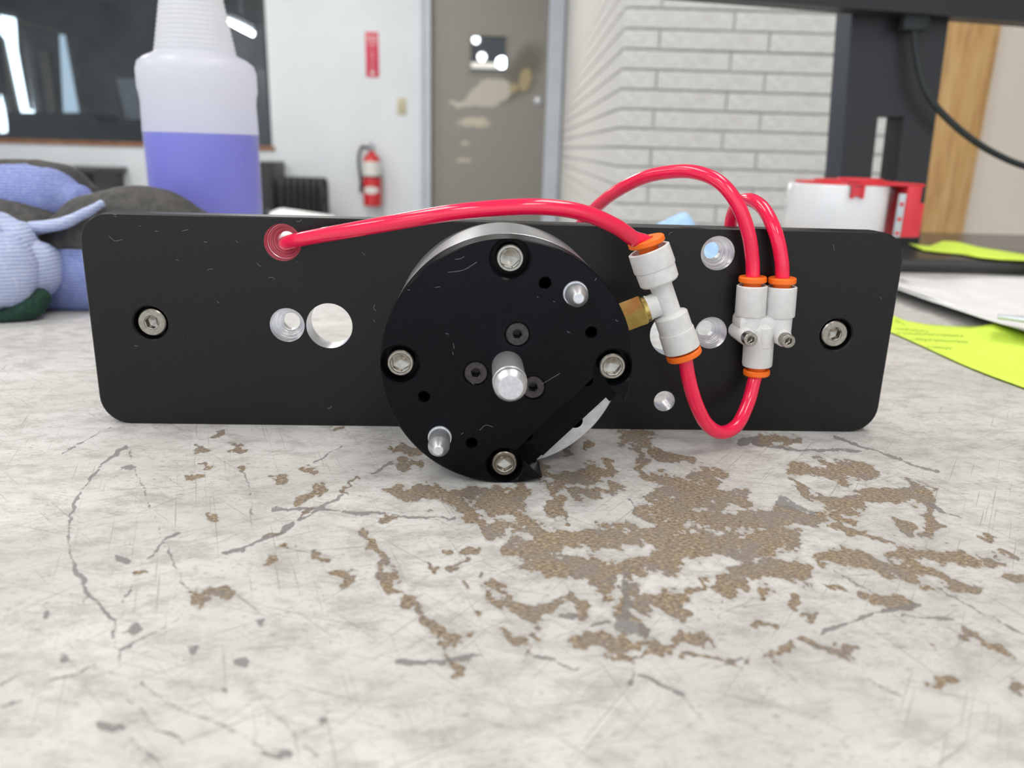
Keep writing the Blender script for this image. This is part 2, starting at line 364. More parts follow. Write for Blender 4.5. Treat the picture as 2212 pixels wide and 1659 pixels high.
# fire extinguisher
M['red_paint'] = mat('red_enamel', (.62, .015, .02), .3, coat=.3); M['label_white'] = mat('white_label', (.78, .77, .74), .5)
M['hose'] = mat('black_rubber', (.02, .025, .028), .6); M['grey_metal'] = mat('grey_metal', (.45, .47, .5), .35, metal=.8)
u, zb = RP(805, 445, VB-.075); _, zt = RP(803, 331, VB-.075); r = 19*(VB-.075)/F
H = zt-zb
fe = empty('fire_extinguisher', RM(u, VB-.075, zb), -AL); tag(fe, 'red fire extinguisher with white label band hung on the white wall', 'extinguisher')
mb = MB(); mb.lathe((0, 0, 0), (0, 0, 1), [(0, r*.85), (.006, r), (H*.84, r), (H*.92, r*.85), (H*.97, r*.55), (H, r*.32), (H+.02, r*.3)], 32); mb.build('cylinder', 'red_paint', fe)
mb = MB(); mb.lathe((0, 0, H*.58), (0, 0, 1), [(0, r+.0012), (H*.27, r+.0012)], 32, False, False); mb.build('label_band', 'label_white', fe)
mb = MB(); mb.lathe((0, 0, H*.545), (0, 0, 1), [(0, r+.002), (H*.03, r+.002)], 32, False, False); mb.build('strap', 'hose', fe)
mb = MB(); mb.grid(lambda a, b: (math.sin((a-.5)*1.9)*(r+.0015), -math.cos((a-.5)*1.9)*(r+.0015), H*.31+(b-.5)*.05*math.sqrt(max(0.05, 1-(2*a-1)**2))), 12, 4); mb.build('oval_label', 'label_white', fe)
mb = MB(); mb.cyl((0, 0, H+.015), (0, 0, H+.05), r*.36, 16, .003); mb.build('valve', 'grey_metal', fe)
mb = MB(); mb.tube(spline([(-.01, 0, H+.055), (-.06, -.005, H+.06), (-.085, -.01, H+.025)], 6), [(.012, .007)]*13, 8); mb.tube(spline([(-.005, 0, H+.035), (-.06, -.005, H+.03), (-.08, -.01, H+.0)], 6), [(.011, .006)]*13, 8); mb.build('handle', 'label_white', fe)
mb = MB(); mb.cyl((.0, -.012, H+.055), (.0, -.025, H+.055), .016, 16, .002); mb.cyl((0, 0, H+.05), (0, 0, H+.075), .008, 10); mb.build('gauge', 'grey_metal', fe)
mb = MB(); mb.tube(spline([(-.015, -.01, H+.03), (-.06, -.02, H+.035), (-r-.022, -.02, H*.9), (-r-.018, -.01, H*.6), (-r-.013, -.005, H*.45)], 6), .0105, 10); mb.tube([(-r-.013, -.005, H*.44), (-r-.012, -.005, H*.36), (-r-.012, -.005, H*.25)], [.011, .014, .015], 10); mb.build('hose', 'hose', fe)
mb = MB(); mb.box((-.02, .04, H*.5), (.02, .075, H*.95)); mb.build('bracket', 'grey_metal', fe)

# wall sign
def text_mesh(txt, size, m_, name, parent, loc, rot=(math.pi/2, 0, 0), extrude=.0006, spacing=1.0):
    cu = bpy.data.curves.new(name, 'FONT'); cu.body = txt; cu.size = size; cu.align_x = 'CENTER'; cu.align_y = 'CENTER'; cu.extrude = extrude; cu.space_character = spacing
    cu.space_line = .86; cu.resolution_u = 3
    ob = bpy.data.objects.new(name+'_c', cu); COL.objects.link(ob); bpy.context.view_layer.update()
    me = bpy.data.meshes.new_from_object(ob.evaluated_get(bpy.context.evaluated_depsgraph_get())); bpy.data.objects.remove(ob); bpy.data.curves.remove(cu)
    me.materials.clear(); me.materials.append(M[m_] if isinstance(m_, str) else m_)
    o = bpy.data.objects.new(name, me); COL.objects.link(o); o.parent = parent; o.location = loc; o.rotation_euler = rot; return o
M['sign_red'] = mat('sign_red', (.66, .05, .10), .45); M['sign_white'] = mat('sign_white', (.80, .78, .78), .45)
s0, z1 = RP(789, 69, VB); s1, z0 = RP(819, 167, VB); sw, sh = s1-s0, z1-z0
sg = empty('wall_sign', RM((s0+s1)/2, VB, z0), -AL); tag(sg, 'red and white FIRE EXTINGUISHER sign on the white wall', 'sign')
mb = MB(); mb.rbox((-sw/2, -.004, 0), (sw/2, 0, sh), .001); mb.build('panel', 'sign_red', sg)
mb = MB(); mb.box((-sw*.5+.004, -.0045, sh*.735), (sw*.5-.004, -.004, sh*.745)); mb.build('rule', 'sign_white', sg)
text_mesh('FIRE', .040, 'sign_white', 'lettering', sg, (0, -.0042, sh*.85))
text_mesh('\n'.join('EXTINGUISHER'), .0185, 'sign_white', 'lettering', sg, (0, -.0042, sh*.44))
mb = MB(); mb.add([(-.018, -.0046, sh*.12), (.018, -.0046, sh*.12), (0, -.0046, sh*.03)], [(0, 1, 2)]); mb.build('arrow', 'sign_white', sg, smooth=0)
# switch plate
M['ivory'] = mat('ivory_plastic', (.58, .53, .36), .4)
a, zt = RP(858, 212, VB); b, zb = RP(878, 248, VB); o = empty('light_switch', RM((a+b)/2, VB, zb), -AL); tag(o, 'ivory light switch plate beside the grey door', 'switch')
mb = MB(); mb.rbox((-(b-a)/2, -.006, 0), ((b-a)/2, 0, zt-zb), .002); mb.build('cover_plate', 'ivory', o)
mb = MB(); mb.rbox((-.005, -.016, (zt-zb)*.42), (.005, -.006, (zt-zb)*.62), .001); mb.build('toggle', 'ivory', o)
for q in (.2, .8): mb = MB(); mb.cyl((0, -.008, (zt-zb)*q), (0, -.006, (zt-zb)*q), .0035, 8); mb.build('screw', 'grey_metal', o)

# black things along the wall under the window
a, zt = RP(205, 364, VB-.45); o = empty('cabinet', RM(a-.75, VB-.22, FLOOR), -AL); tag(o, 'low black cabinet with an overhanging top under the shop window', 'cabinet')
h = zt-FLOOR
mb = MB(); mb.box((-.72, -.2, 0), (.72, .2, h-.03)); mb.build('body', 'black_metal', o)
mb = MB(); mb.rbox((-.75, -.23, h-.03), (.75, .21, h), .004); mb.build('top', mat('cabinet_top', (.05, .048, .046), .45), o)
for sgn in (-1, 1):
    mb = MB(); mb.rbox((-.7 if sgn < 0 else .01, -.215, .06), (-.01 if sgn < 0 else .7, -.2, h-.05), .003); dd = mb.build('door', 'black_metal', o)
    mb = MB(); mb.cyl((-sgn*.06*-1 if False else sgn*.05, -.225, h*.55), (sgn*.05, -.225, h*.75), .006, 8); mb.build('handle', 'grey_metal', dd)
a, zt = RP(588, 350, VB-.3); o = empty('locker', RM(a-.14, VB-.16, FLOOR), -AL); tag(o, 'tall narrow black locker against the white wall behind the spray bottle', 'locker'); h = zt-FLOOR
mb = MB(); mb.rbox((-.14, -.14, 0), (.14, .14, h), .004); mb.build('body', 'black_metal', o)
mb = MB(); mb.rbox((-.13, -.15, .05), (.13, -.14, h-.03), .003); dd = mb.build('door', 'black_metal', o); mb = MB(); mb.cyl((.1, -.158, h*.5), (.1, -.158, h*.6), .006, 8); mb.build('handle', 'grey_metal', dd)
a0_, zt = RP(607, 386, VB-.25); a1_, _ = RP(704, 392, VB-.25); ww = a1_-a0_
o = empty('radiator', RM((a0_+a1_)/2, VB-.25, FLOOR), -AL); tag(o, 'black oil filled column radiator below the fire extinguisher wall', 'radiator'); h = zt-FLOOR; nf = 7
for k in range(nf):
    x = -ww/2+ww*(k+.5)/nf; mb = MB(); w_ = ww/nf*.40
    mb.tube(spline([(x, -.07, .08), (x, -.07, h*.5), (x, -.07, h-.04), (x, 0, h), (x, .07, h-.04), (x, .07, h*.5), (x, .07, .08)], 5), [(w_, .02)]*31, 10)
    mb.box((x-w_*.4, -.07, .09), (x+w_*.4, .07, h-.03)); mb.build('fin', 'black_metal', o)
for zz in (.1, h-.13):
    mb = MB(); mb.cyl((-ww/2, 0, zz), (ww/2, 0, zz), .022, 12); mb.build('header_pipe', 'black_metal', o)
for x in (-ww/2+.05, ww/2-.05):
    mb = MB(); mb.box((x-.02, -.12, 0), (x+.02, .12, .03)); mb.box((x-.012, -.05, .03), (x+.012, .05, .09)); mb.build('foot', 'black_metal', o)

# brick wall
BV = 2.4; ROW = .0525; BL = .303; zr0 = RP(1352, 16, BV)[1]
WL1 = RP(2050, 37, BV)[0]; WR1 = RP(2110, 283, BV)[0]; WR1 = RP(2153, 47, BV)[0]
bw = struct(empty('wall_right', RM(UC, BV, FLOOR), -AL))
mb = MB(); mb.box((.012, .012, 0), (WL1-UC+.06, VB-BV+.12, CEIL-FLOOR)); mb.build('mortar_bed', 'mortar', bw)
def brick_me(L, D, H_, j):
    mb = MB(); bm = bmesh.new(); bmesh.ops.create_cube(bm, size=1)
    for q in bm.verts: q.co = Vector(((q.co.x+.5)*L, (q.co.y+.5)*D, (q.co.z+.5)*H_))
    bmesh.ops.bevel(bm, geom=bm.edges[:], offset=.0022, segments=1, affect='EDGES'); me = bpy.data.meshes.new('brick'); bm.to_mesh(me); bm.free(); me.materials.append(M['brick']); return me
J = .0045; BH = ROW-J
cache = {}
def add_brick(x, y, z, L, D):
    key = (round(L, 4), round(D, 4))
    if key not in cache: cache[key] = brick_me(L, D, BH, J)
    o = bpy.data.objects.new('brick', cache[key]); COL.objects.link(o); o.parent = bw; o.location = (x, y, z); return o
zbase = zr0-FLOOR
zone = lambda z: -.22 < z+FLOOR < .62
stuff = MB(); rows = range(-int(zbase/ROW)+0, int((CEIL-FLOOR-zbase)/ROW))
fw_ = WL1-UC-.0
for k in rows:
    z = zbase+k*ROW+J/2
    A = (k % 2 == 0)                      # rows that start with a third of a brick
    x = 0.0; L = BL/3-J if A else BL-J; first = True
    jit = random.uniform(-.0015, .0015)
    fr_ = []
    while x < fw_-.02:
        L2 = min(L, fw_-x); fr_.append((x, L2)); x += L2+J; L = BL-J
    sd = []; y = 0.0 if not A else 0.0
    y0 = .09+J; L = (BL*.66 if A else BL*.33)-J; y = y0
    while y < VB-BV-.01:
        L2 = min(L, VB-BV-y); sd.append((y, L2)); y += L2+J; L = BL-J
    for i, (x, L) in enumerate(fr_):
        if zone(z): o = add_brick(x, jit if i else 0, z, L, .09)
        else: stuff.box((x, 0, z), (x+L, .05, z+BH))
    for i, (y, L) in enumerate(sd):
        if zone(z): add_brick(0, y, z, .05, L)
        else: stuff.box((0, y, z), (.05, y+L, z+BH))
o = stuff.build('brick_field', 'brick', bw, smooth=0); o['kind'] = 'stuff'
# oak board and beige wall to the right of the brick
mb = MB(); mb.rbox((0, -.03, 0), (WR1-WL1, .05, CEIL-FLOOR), .004); struct(rbuild(mb, 'trim_5', 'wood', WL1, BV, FLOOR))
mb = MB(); mb.box((0, 0, 0), (3.6-WR1, .1, CEIL-FLOOR)); struct(rbuild(mb, 'wall_side', 'beige', WR1, BV, FLOOR))
mb = MB(); mb.box((0, 0, 0), (.1, BV+3.2, CEIL-FLOOR)); struct(rbuild(mb, 'wall_far_right', 'beige', 3.6, -3.2, FLOOR))
# unseen ceiling troffers, added to light the bench and back walls
def troffer(u, v, lab, en):
    o = empty('added_ceiling_light', RM(u, v, CEIL), -AL); tag(o, lab, 'light', 'added ceiling lights')
    mb = MB(); mb.box((-.32, -.62, -.03), (.32, -.6, 0)); mb.box((-.32, .6, -.03), (.32, .62, 0)); mb.box((-.32, -.6, -.03), (-.3, .6, 0)); mb.box((.3, -.6, -.03), (.32, .6, 0)); mb.build('frame', 'label_white', o)
    mb = MB(); mb.box((-.3, -.6, -.018), (.3, .6, -.012)); mb.build('lens', 'lamp', o)
    ld = bpy.data.lights.new('added_troffer_light', 'AREA'); ld.shape = 'RECTANGLE'; ld.size = .6; ld.size_y = 1.2; ld.energy = en; ld.color = (1, .96, .9)
    lo = bpy.data.objects.new('added_troffer_light', ld); COL.objects.link(lo); lo.parent = o; lo.location = (0, 0, -.035)
for u in (-3.0, -1.2, .6):
    for v, en in ((-1.6, 5), (.6, 5), (3.9, 16)): troffer(u, v, 'unseen ceiling troffer added to light the workshop', en)

# ================================================================== WORKBENCH
TX0, TX1, TY0, TY1 = -1.15, .80, -.50, 1.06
bench = empty('workbench', (0, 0, FLOOR)); tag(bench, 'workbench with a scratched pale laminate top worn through to brown chipboard', 'workbench')
M['laminate'] = mat('worn_laminate', (.66, .65, .63), .4, spec=.32)
def axis_pts(a, b, f0, f1, n_c, d0, d1):
    fine = [f0]
    while fine[-1] < f1: tt_ = (fine[-1]-f0)/(f1-f0); fine.append(fine[-1]+d0+(d1-d0)*tt_)
    return np.array(list(np.linspace(a, f0, n_c)[:-1])+fine+list(np.linspace(fine[-1], b, n_c)[1:]))
xs = axis_pts(TX0, TX1, -.27, .30, 6, .00058, .00058); ys = axis_pts(TY0, TY1, -.222, .06, 6, .00042, .0011)
X, Y = np.meshgrid(xs, ys); nx_, ny_ = len(xs), len(ys)
pts = np.stack([X.ravel(), Y.ravel(), np.zeros(X.size)], 1); d = pts-CAM
dz = d@FW; ok = dz > .05; dz = np.where(ok, dz, 1); PX = np.where(ok, W/2+F*(d@RT)/dz, -9e3); PY = np.where(ok, HPX/2-F*(d@UP)/dz, -9e3)
def warp(seed, lam, amp):
    g = np.random.default_rng(seed); out = np.zeros(X.size)
    for k in range(7):
        th = g.uniform(0, 2*math.pi); l_ = lam*g.uniform(.6, 1.6); out += np.sin((pts[:, 0]*math.cos(th)+pts[:, 1]*math.sin(th))*2*math.pi/l_+g.uniform(0, 6.28)+1.7*np.sin(pts[:, 0]*2*math.pi/(l_*1.7)+g.uniform(0, 6)))
    return out*amp/2.6
sc_loc = np.clip(.3/np.maximum(dz, .05), .3, 2.2)
WX = PX+(warp(1, .035, 9)+warp(2, .012, 7)+warp(3, .005, 4))*sc_loc; WY = PY+(warp(4, .035, 6)+warp(5, .012, 5)+warp(6, .005, 3))*sc_loc
CX = PX+(warp(7, .012, 3)+warp(8, .004, 1.5))*sc_loc; CY = PY+(warp(9, .012, 2)+warp(10, .004, 1.2))*sc_loc
wmod = 1.08+.30*warp(11, .018, 1)+.22*warp(12, .007, 1)
wear = np.full(X.size, -1.5); crack = np.full(X.size, -1.5)
def stroke(field, ptsl, w, soft=1.0):
    hw = w/2; QX, QY = (WX, WY) if field is wear else (CX, CY)
    for (x0, y0), (x1, y1) in zip(ptsl[:-1], ptsl[1:]):
        pad = hw*3.0+12
        sel = np.where((QX > min(x0, x1)-pad) & (QX < max(x0, x1)+pad) & (QY > min(y0, y1)-pad) & (QY < max(y0, y1)+pad))[0]
        if not len(sel): continue
        px, py = QX[sel], QY[sel]; dx, dy = x1-x0, y1-y0; L2 = dx*dx+dy*dy+1e-9
        t_ = np.clip(((px-x0)*dx+(py-y0)*dy)/L2, 0, 1); dist = np.hypot(px-x0-t_*dx, py-y0-t_*dy)
        field[sel] = np.maximum(field[sel], np.clip((hw*np.clip(wmod[sel], .35, 1.7)-dist)/max(hw, 3.0), -1.5, 1.0))
def strokes(field, ox, oy, sc, data):
    for pl, w in data: stroke(field, [(ox+a/sc, oy+b/sc) for a, b in (pl if len(pl) > 1 else [pl[0], (pl[0][0]+1, pl[0][1])])], w/sc)
strokes(wear, 740, 900, 2.765, [
 ([(320,430),(480,430),(620,465),(760,470),(900,480),(1020,520),(1080,480)],75), ([(640,500),(720,560),(800,610),(900,660),(1000,690)],70),
 ([(860,520),(960,540),(1080,600),(1150,650),(1200,700),(1280,740)],110), ([(1180,380),(1300,360),(1480,340),(1600,330)],90),
 ([(1200,330),(1240,420),(1400,440),(1620,440)],70), ([(1320,520),(1280,570),(1340,590)],60), ([(1100,800),(1000,830)],80),
 ([(1060,760),(1250,790),(1330,720),(1500,720),(1700,720),(1850,680),(2040,640)],90), ([(1080,840),(1200,880),(1400,890),(1600,900),(1800,870),(2040,820)],130),
 ([(1900,560),(2046,520),(2046,600)],120), ([(1750,180),(1800,300),(1950,400),(2040,440)],60), ([(1700,100),(1830,120)],95), ([(1880,170),(1960,230)],40),
 ([(1500,920),(1560,980),(1590,1080)],70), ([(1690,930),(1700,1050),(1680,1180)],85), ([(930,1100),(1050,1110),(1150,1170)],110),
 ([(1200,1110),(1350,1080),(1420,1100),(1460,1180)],55), ([(1800,1100),(1900,1110),(2046,1120)],90),
 ([(80,670),(180,730),(230,820),(250,900),(310,980),(360,1050),(430,1160)],60), ([(470,1210),(560,1260),(660,1310)],90), ([(540,1300),(600,1400),(680,1480),(730,1560)],46),
 ([(1010,1320),(1100,1290),(1190,1300)],75), ([(1100,1350),(1130,1390)],60), ([(1460,1340),(1560,1360),(1640,1350)],115), ([(1640,1340),(1760,1360),(1900,1400)],50),
 ([(1640,1460),(1760,1420),(1900,1410)],28), ([(1720,1180),(1770,1320)],50), ([(480,920),(520,920)],40), ([(620,910),(740,870),(800,860)],40), ([(640,810),(690,800)],30),
 ([(780,810),(830,800)],30), ([(300,190),(430,215)],40), ([(350,250),(440,310)],50), ([(100,370),(40,430),(0,470)],22), ([(240,580),(320,580)],36), ([(500,590),(560,570)],26),
 ([(1340,180),(1360,210)],50), ([(1460,150),(1470,180)],30), ([(0,950),(60,980)],70), ([(750,970),(770,975)],24), ([(880,945),(890,948)],20)])
strokes(wear, 1400, 900, 2.724, [
 ([(60,440),(250,440),(420,480),(540,480)],110), ([(300,340),(400,400)],120), ([(0,560),(200,560),(450,600),(700,620),(1000,620)],125),
 ([(0,720),(200,740),(400,760),(600,780),(800,760)],150), ([(500,880),(700,920),(900,930)],110), ([(400,960),(550,980)],70), ([(230,1010),(400,970)],30), ([(700,1000),(680,1050)],60),
 ([(900,300),(1050,320),(1200,320),(1320,350)],95), ([(1060,520),(1180,500),(1350,460),(1550,430),(1640,480)],95), ([(1640,480),(1680,580),(1680,680)],65), ([(1100,560),(1200,590)],75),
 ([(1050,830),(1250,840),(1400,880),(1600,920),(1750,980),(1920,1030)],80), ([(1500,800),(1700,800),(1850,820),(2050,850)],60), ([(1100,650),(1300,690),(1450,740)],40), ([(1440,640),(1560,680)],50),
 ([(0,1080),(100,1090),(200,1080)],100), ([(160,1190),(300,1120)],30), ([(180,1300),(280,1290),(360,1280)],80), ([(640,1220),(740,1240)],50), ([(910,1180),(940,1200)],40), ([(0,1370),(90,1380)],80),
 ([(220,1400),(400,1430),(540,1450)],24), ([(1400,1070),(1550,1110)],60), ([(900,1320),(1100,1370)],42), ([(1150,1400),(1240,1380)],60), ([(700,1440),(850,1370)],45),
 ([(1890,1300),(2000,1330),(2110,1370)],80), ([(1640,1380),(1690,1390)],25), ([(1650,1530),(1780,1570)],30), ([(2080,1560),(2170,1580)],35), ([(880,420),(960,480)],40), ([(640,740),(760,730)],70),
 ([(2080,930),(2212,960)],40), ([(1950,700),(2030,710)],40), ([(2080,800),(2150,830)],30), ([(650,140),(850,150)],55), ([(0,170),(100,210),(240,240)],40), ([(850,1070),(890,1090)],40), ([(1280,1035),(1340,1050)],30), ([(1050,985),(1150,1010)],35)])
strokes(wear, 0, 880, 2.989, [
 ([(1380,180),(1440,165)],25), ([(1250,280),(1330,285)],28), ([(1510,240),(1570,245)],28), ([(1310,345),(1380,350)],18), ([(1240,430),(1300,410)],45), ([(1350,715),(1390,715)],36), ([(1750,455),(1870,455)],28),
 ([(1930,580),(2000,510),(2050,540)],60), ([(2000,400),(2010,440)],30), ([(880,1030),(940,1030)],28), ([(1220,1240),(1320,1190),(1380,1220),(1480,1220)],65), ([(1700,995),(1780,990)],25), ([(1990,960),(2080,960)],35),
 ([(1780,940),(1840,930)],30), ([(2140,1070),(2212,1080)],50), ([(2130,150),(2212,150)],30), ([(1540,370),(1560,400)],28), ([(1940,720),(2020,680)],30), ([(1740,820),(1800,810)],24)])
strokes(crack, 0, 880, 2.989, [
 ([(820,255),(720,320),(640,400),(560,490),(500,590),(465,680),(445,800),(445,900),(475,1030),(520,1110),(580,1200),(660,1300),(745,1390),(735,1450),(760,1554)],15),
 ([(840,280),(870,380),(930,530),(990,680),(1060,870),(1120,990),(1160,1090),(1210,1180)],9), ([(1160,810),(1060,870),(960,980)],12), ([(1440,940),(1560,920),(1700,850),(1800,810),(1900,750)],16),
 ([(1760,655),(1900,655),(2050,655),(2200,670)],18), ([(1940,720),(2020,680),(2150,600),(2212,560)],20), ([(1560,410),(1600,480),(1625,600),(1630,700)],10), ([(860,1140),(820,1220),(770,1370)],8), ([(570,1220),(480,1400)],7),
 ([(830,1554),(1000,1450),(1180,1355)],9), ([(780,395),(870,390)],22), ([(760,970),(830,1000)],34), ([(720,120),(400,300)],7), ([(480,1030),(560,1120)],30), ([(2030,360),(2200,250)],8)])
strokes(crack, 0, 1300, 2.011, [
 ([(420,0),(500,85),(500,150),(515,220),(525,280)],11), ([(545,400),(600,470),(680,550),(800,610)],9), ([(620,350),(700,420),(850,490),(980,540),(1080,590),(1160,640),(1280,650)],8), ([(560,590),(640,650),(710,722)],8),
 ([(430,545),(490,560),(530,550)],26), ([(1150,650),(1200,680),(1260,660)],20), ([(520,210),(620,160),(780,75)],6), ([(200,360),(330,310),(450,250)],6), ([(0,370),(110,300)],6), ([(0,450),(80,425)],8),
 ([(200,65)],30), ([(580,115)],36), ([(285,243)],26), ([(1120,85)],34), ([(845,215)],40), ([(1045,260)],42), ([(1400,520)],40), ([(970,385)],26), ([(920,220),(1100,390),(1250,540),(1380,680)],5), ([(1720,400),(1830,435),(1960,500)],5), ([(270,90),(360,200)],5)])
strokes(crack, 740, 900, 2.765, [([(330,1450),(480,1470),(620,1460),(760,1430),(900,1410)],26), ([(180,340),(300,270)],14), ([(0,575),(250,580),(500,600),(660,605)],14), ([(1730,1430),(1730,1610)],14), ([(1690,930),(1690,1180)],50), ([(1640,1230),(1800,1290)],60),
 ([(1750,1540),(1900,1590),(2046,1640)],14), ([(1120,1410),(1400,1500)],10), ([(1490,1250),(1580,1220)],26), ([(1300,1190),(1370,1200)],26), ([(1720,490),(1770,610)],8)])
strokes(crack, 1400, 900, 2.724, [([(1010,1280),(1150,1220),(1350,1150),(1600,1110)],20), ([(0,1540),(100,1580),(220,1630)],18), ([(780,500),(960,570)],40), ([(1100,120),(1400,220),(1700,330)],10), ([(1050,870),(1300,1040)],9), ([(1700,1010),(2212,1280)],8),
 ([(1650,520),(1850,600)],12), ([(540,160),(640,130)],34), ([(620,170),(1000,200),(1250,200)],12), ([(430,1040),(430,1250)],7), ([(350,1480),(560,1420)],8), ([(1480,1180),(1800,1190)],12), ([(1300,1560),(1480,1640)],12)])
me = bpy.data.meshes.new('laminate_top')
me.vertices.add(X.size); me.vertices.foreach_set('co', np.stack([X.ravel(), Y.ravel(), np.full(X.size, -FLOOR)], 1).astype(np.float32).ravel())
ii = (np.arange(ny_-1)[:, None]*nx_+np.arange(nx_-1)[None, :]).ravel(); q = np.stack([ii, ii+1, ii+1+nx_, ii+nx_], 1).astype(np.int32)
me.loops.add(q.size); me.loops.foreach_set('vertex_index', q.ravel()); me.polygons.add(len(q)); me.polygons.foreach_set('loop_start', np.arange(0, q.size, 4, dtype=np.int32)); me.polygons.foreach_set('loop_total', np.full(len(q), 4, dtype=np.int32))
me.update(calc_edges=True); me.validate()
for nm, arr in (('wear', wear), ('crack', crack)):
    at = me.attributes.new(nm, 'FLOAT', 'POINT'); at.data.foreach_set('value', arr.astype(np.float32))
me.materials.append(M['laminate']); top = bpy.data.objects.new('laminate_top', me); COL.objects.link(top); top.parent = bench
t = NT(M['laminate'])
def attr(nm): a = t.n('ShaderNodeAttribute', attribute_name=nm); return a.outputs['Fac']
vec = t.coord(); n1 = t.noise(vec, 150, 5, .65); n2 = t.noise(vec, 700, 3, .6); n3 = t.noise(vec, 22, 4); n4 = t.noise(t.coord((1, 3.2, 1)), 260, 4, .7)
w = t.math('ADD', attr('wear'), t.math('ADD', t.math('MULTIPLY', t.math('SUBTRACT', n1, .5), 2.6), t.math('MULTIPLY', t.math('SUBTRACT', n2, .5), 1.3)))
wm = t.rng(w, -.02, .16); halo = t.rng(w, -.8, .05, 0, .5)
ck = t.math('ADD', attr('crack'), t.math('ADD', t.math('MULTIPLY', t.math('SUBTRACT', n1, .5), 2.2), t.math('MULTIPLY', t.math('SUBTRACT', n2, .5), 1.6)))
cm = t.rng(ck, -.25, .3, 0, .85)
base = t.mix(t.rng(n3, .3, .7), (.645, .635, .62), (.53, .52, .505))
base = t.mix(t.rng(t.noise(t.coord((1, 1.7, 1)), 75, 7, .78), .44, .66, 0, .68), base, (.34, .32, .30))
sp = t.math('MULTIPLY', t.rng(n4, .575, .66), t.rng(t.noise(vec, 35, 3), .33, .58))
base = t.mix(t.math('MULTIPLY', sp, .72), base, (.19, .155, .125))
for k, (ang, thr) in enumerate(((.35, .655), (-.55, .66), (1.25, .665), (2.2, .66), (.8, .665), (-.15, .665))):
    sc_ = t.noise(t.coord((22, 1500, 1), (0, 0, ang), (k*3.1, k*1.7, 0)), 1.0, 2, .5)
    base = t.mix(t.rng(sc_, thr, thr+.07, 0, .6), base, (.24, .22, .20))
sp2 = t.math('MULTIPLY', t.rng(t.noise(t.coord((1, 1.6, 1)), 1150, 2, .6), .62, .70), t.rng(t.noise(vec, 48, 4, .6), .42, .6))
base = t.mix(t.math('MULTIPLY', sp2, .7), base, (.16, .135, .11))
base = t.mix(halo, base, (.36, .345, .335))
chip = t.ramp(t.noise(t.coord((1, 2.4, 1)), 620, 5, .75), [(.32, (.055, .042, .034)), (.44, (.17, .13, .10)), (.52, (.28, .215, .15)), (.60, (.46, .365, .24)), (.72, (.42, .39, .36))])
chip = t.mix(t.rng(t.noise(vec, 60, 5, .65), .42, .62, 0, .6), chip, (.22, .205, .195))
c = t.mix(wm, base, chip); c = t.mix(cm, c, (.20, .185, .18)); t.color(c)
rgh = t.n('ShaderNodeMix'); t.l(wm, rgh.inputs[0]); t.l(t.rng(n3, .3, .7, .40, .55), rgh.inputs[2]); rgh.inputs[3].default_value = .85; t.roughness(rgh.outputs[0])
t.bump(t.math('SUBTRACT', t.math('MULTIPLY', n2, .15), t.math('ADD', t.math('MULTIPLY', wm, t.rng(n2, .2, .8, .5, 1.2)), cm)), .45, .0006)
M['chipboard'] = grain(mat('chipboard_edge', (.3, .22, .14), .8), (.2, .15, .1), (.42, .32, .2), 300)
mb = MB(); mb.box((TX0, TY0, -FLOOR-.032), (TX1, TY1, -FLOOR-.0005)); mb.build('core_board', 'chipboard', bench)
for x in (TX0+.06, TX1-.06):
    for y in (TY0+.06, TY1-.06):
        mb = MB(); mb.rbox((x-.03, y-.03, 0), (x+.03, y+.03, -FLOOR-.032), .004); mb.build('leg', 'grey_metal', bench)

# ================================================================== TOOL ASSEMBLY
asm = empty('gripper_tool_plate', (0, 0, 0)); tag(asm, 'black tool plate with round coupling, red air tubes and white fittings on the workbench', 'tool plate')
PW, PH, PT = .17863, .09349, .012
def rrect(w, h, r, y, cx=0, cz=0, n=9):
    out = []
    for sx, sz, a0 in ((1, 1, 0), (-1, 1, 90), (-1, -1, 180), (1, -1, 270)):
        for k in range(n):
            a = math.radians(a0+90*k/(n-1)); out.append((cx+sx*(w-r)+r*math.cos(a), y, cz+sz*(h-r)+r*math.sin(a)))
    return out
mb = MB(); cz = PH/2; ch = .0006
mb.rings([rrect(PW-ch, PH/2-ch, .012, 0, 0, cz), rrect(PW, PH/2, .0125, ch, 0, cz), rrect(PW, PH/2, .0125, PT-ch, 0, cz), rrect(PW-ch, PH/2-ch, .012, PT, 0, cz)])
plate = mb.build('mounting_plate', ['plate', 'bore'], asm)
def cutter(prof, x, z, m_='bore', y0=0.0, seg=48):
    mb = MB(); mb.lathe((x, y0, z), (0, 1, 0), prof, seg); o = mb.build('cutter', [m_], None); return o
cs = []
def stepped(px, py, r1, r2):
    q = P(px, py, y=0); cs.append(cutter([(-.002, r1), (.0035, r1), (.0045, r1*.93), (.0085, r2), (PT+.004, r2)], q.x, q.z)); return q
hA = stepped(610.5, 523.7, .00795, .0039); stepped(620.4, 702.2, .00755, .0039); stepped(1550.5, 547, .0075, .0038); stepped(1535.5, 719, .0073, .0038)
for px, py in ((711.5, 704), (1452, 722)):
    q = P(px, py, y=0); cs.append(cutter([(-.002, .0101), (PT+.004, .0101)], q.x, q.z))
q = P(1435, 866.5, y=0); cs.append(cutter([(-.002, .0058), (.0008, .0045), (PT+.004, .0043)], q.x, q.z))
bolt_plate = []
for px, py in ((327, 697), (1804, 722)):
    q = P(px, py, y=.001); bolt_plate.append(q); cs.append(cutter([(-.002, .0080), (0.0, .0080), (.0006, .0074), (.0088, .0074)], q.x, q.z, 'plate'))
cut(plate, cs)
def hexpt(r, ang, n=24):     # r = half across-flats
    s = math.radians(60); k = (ang % s)-s/2; return r/math.cos(k)
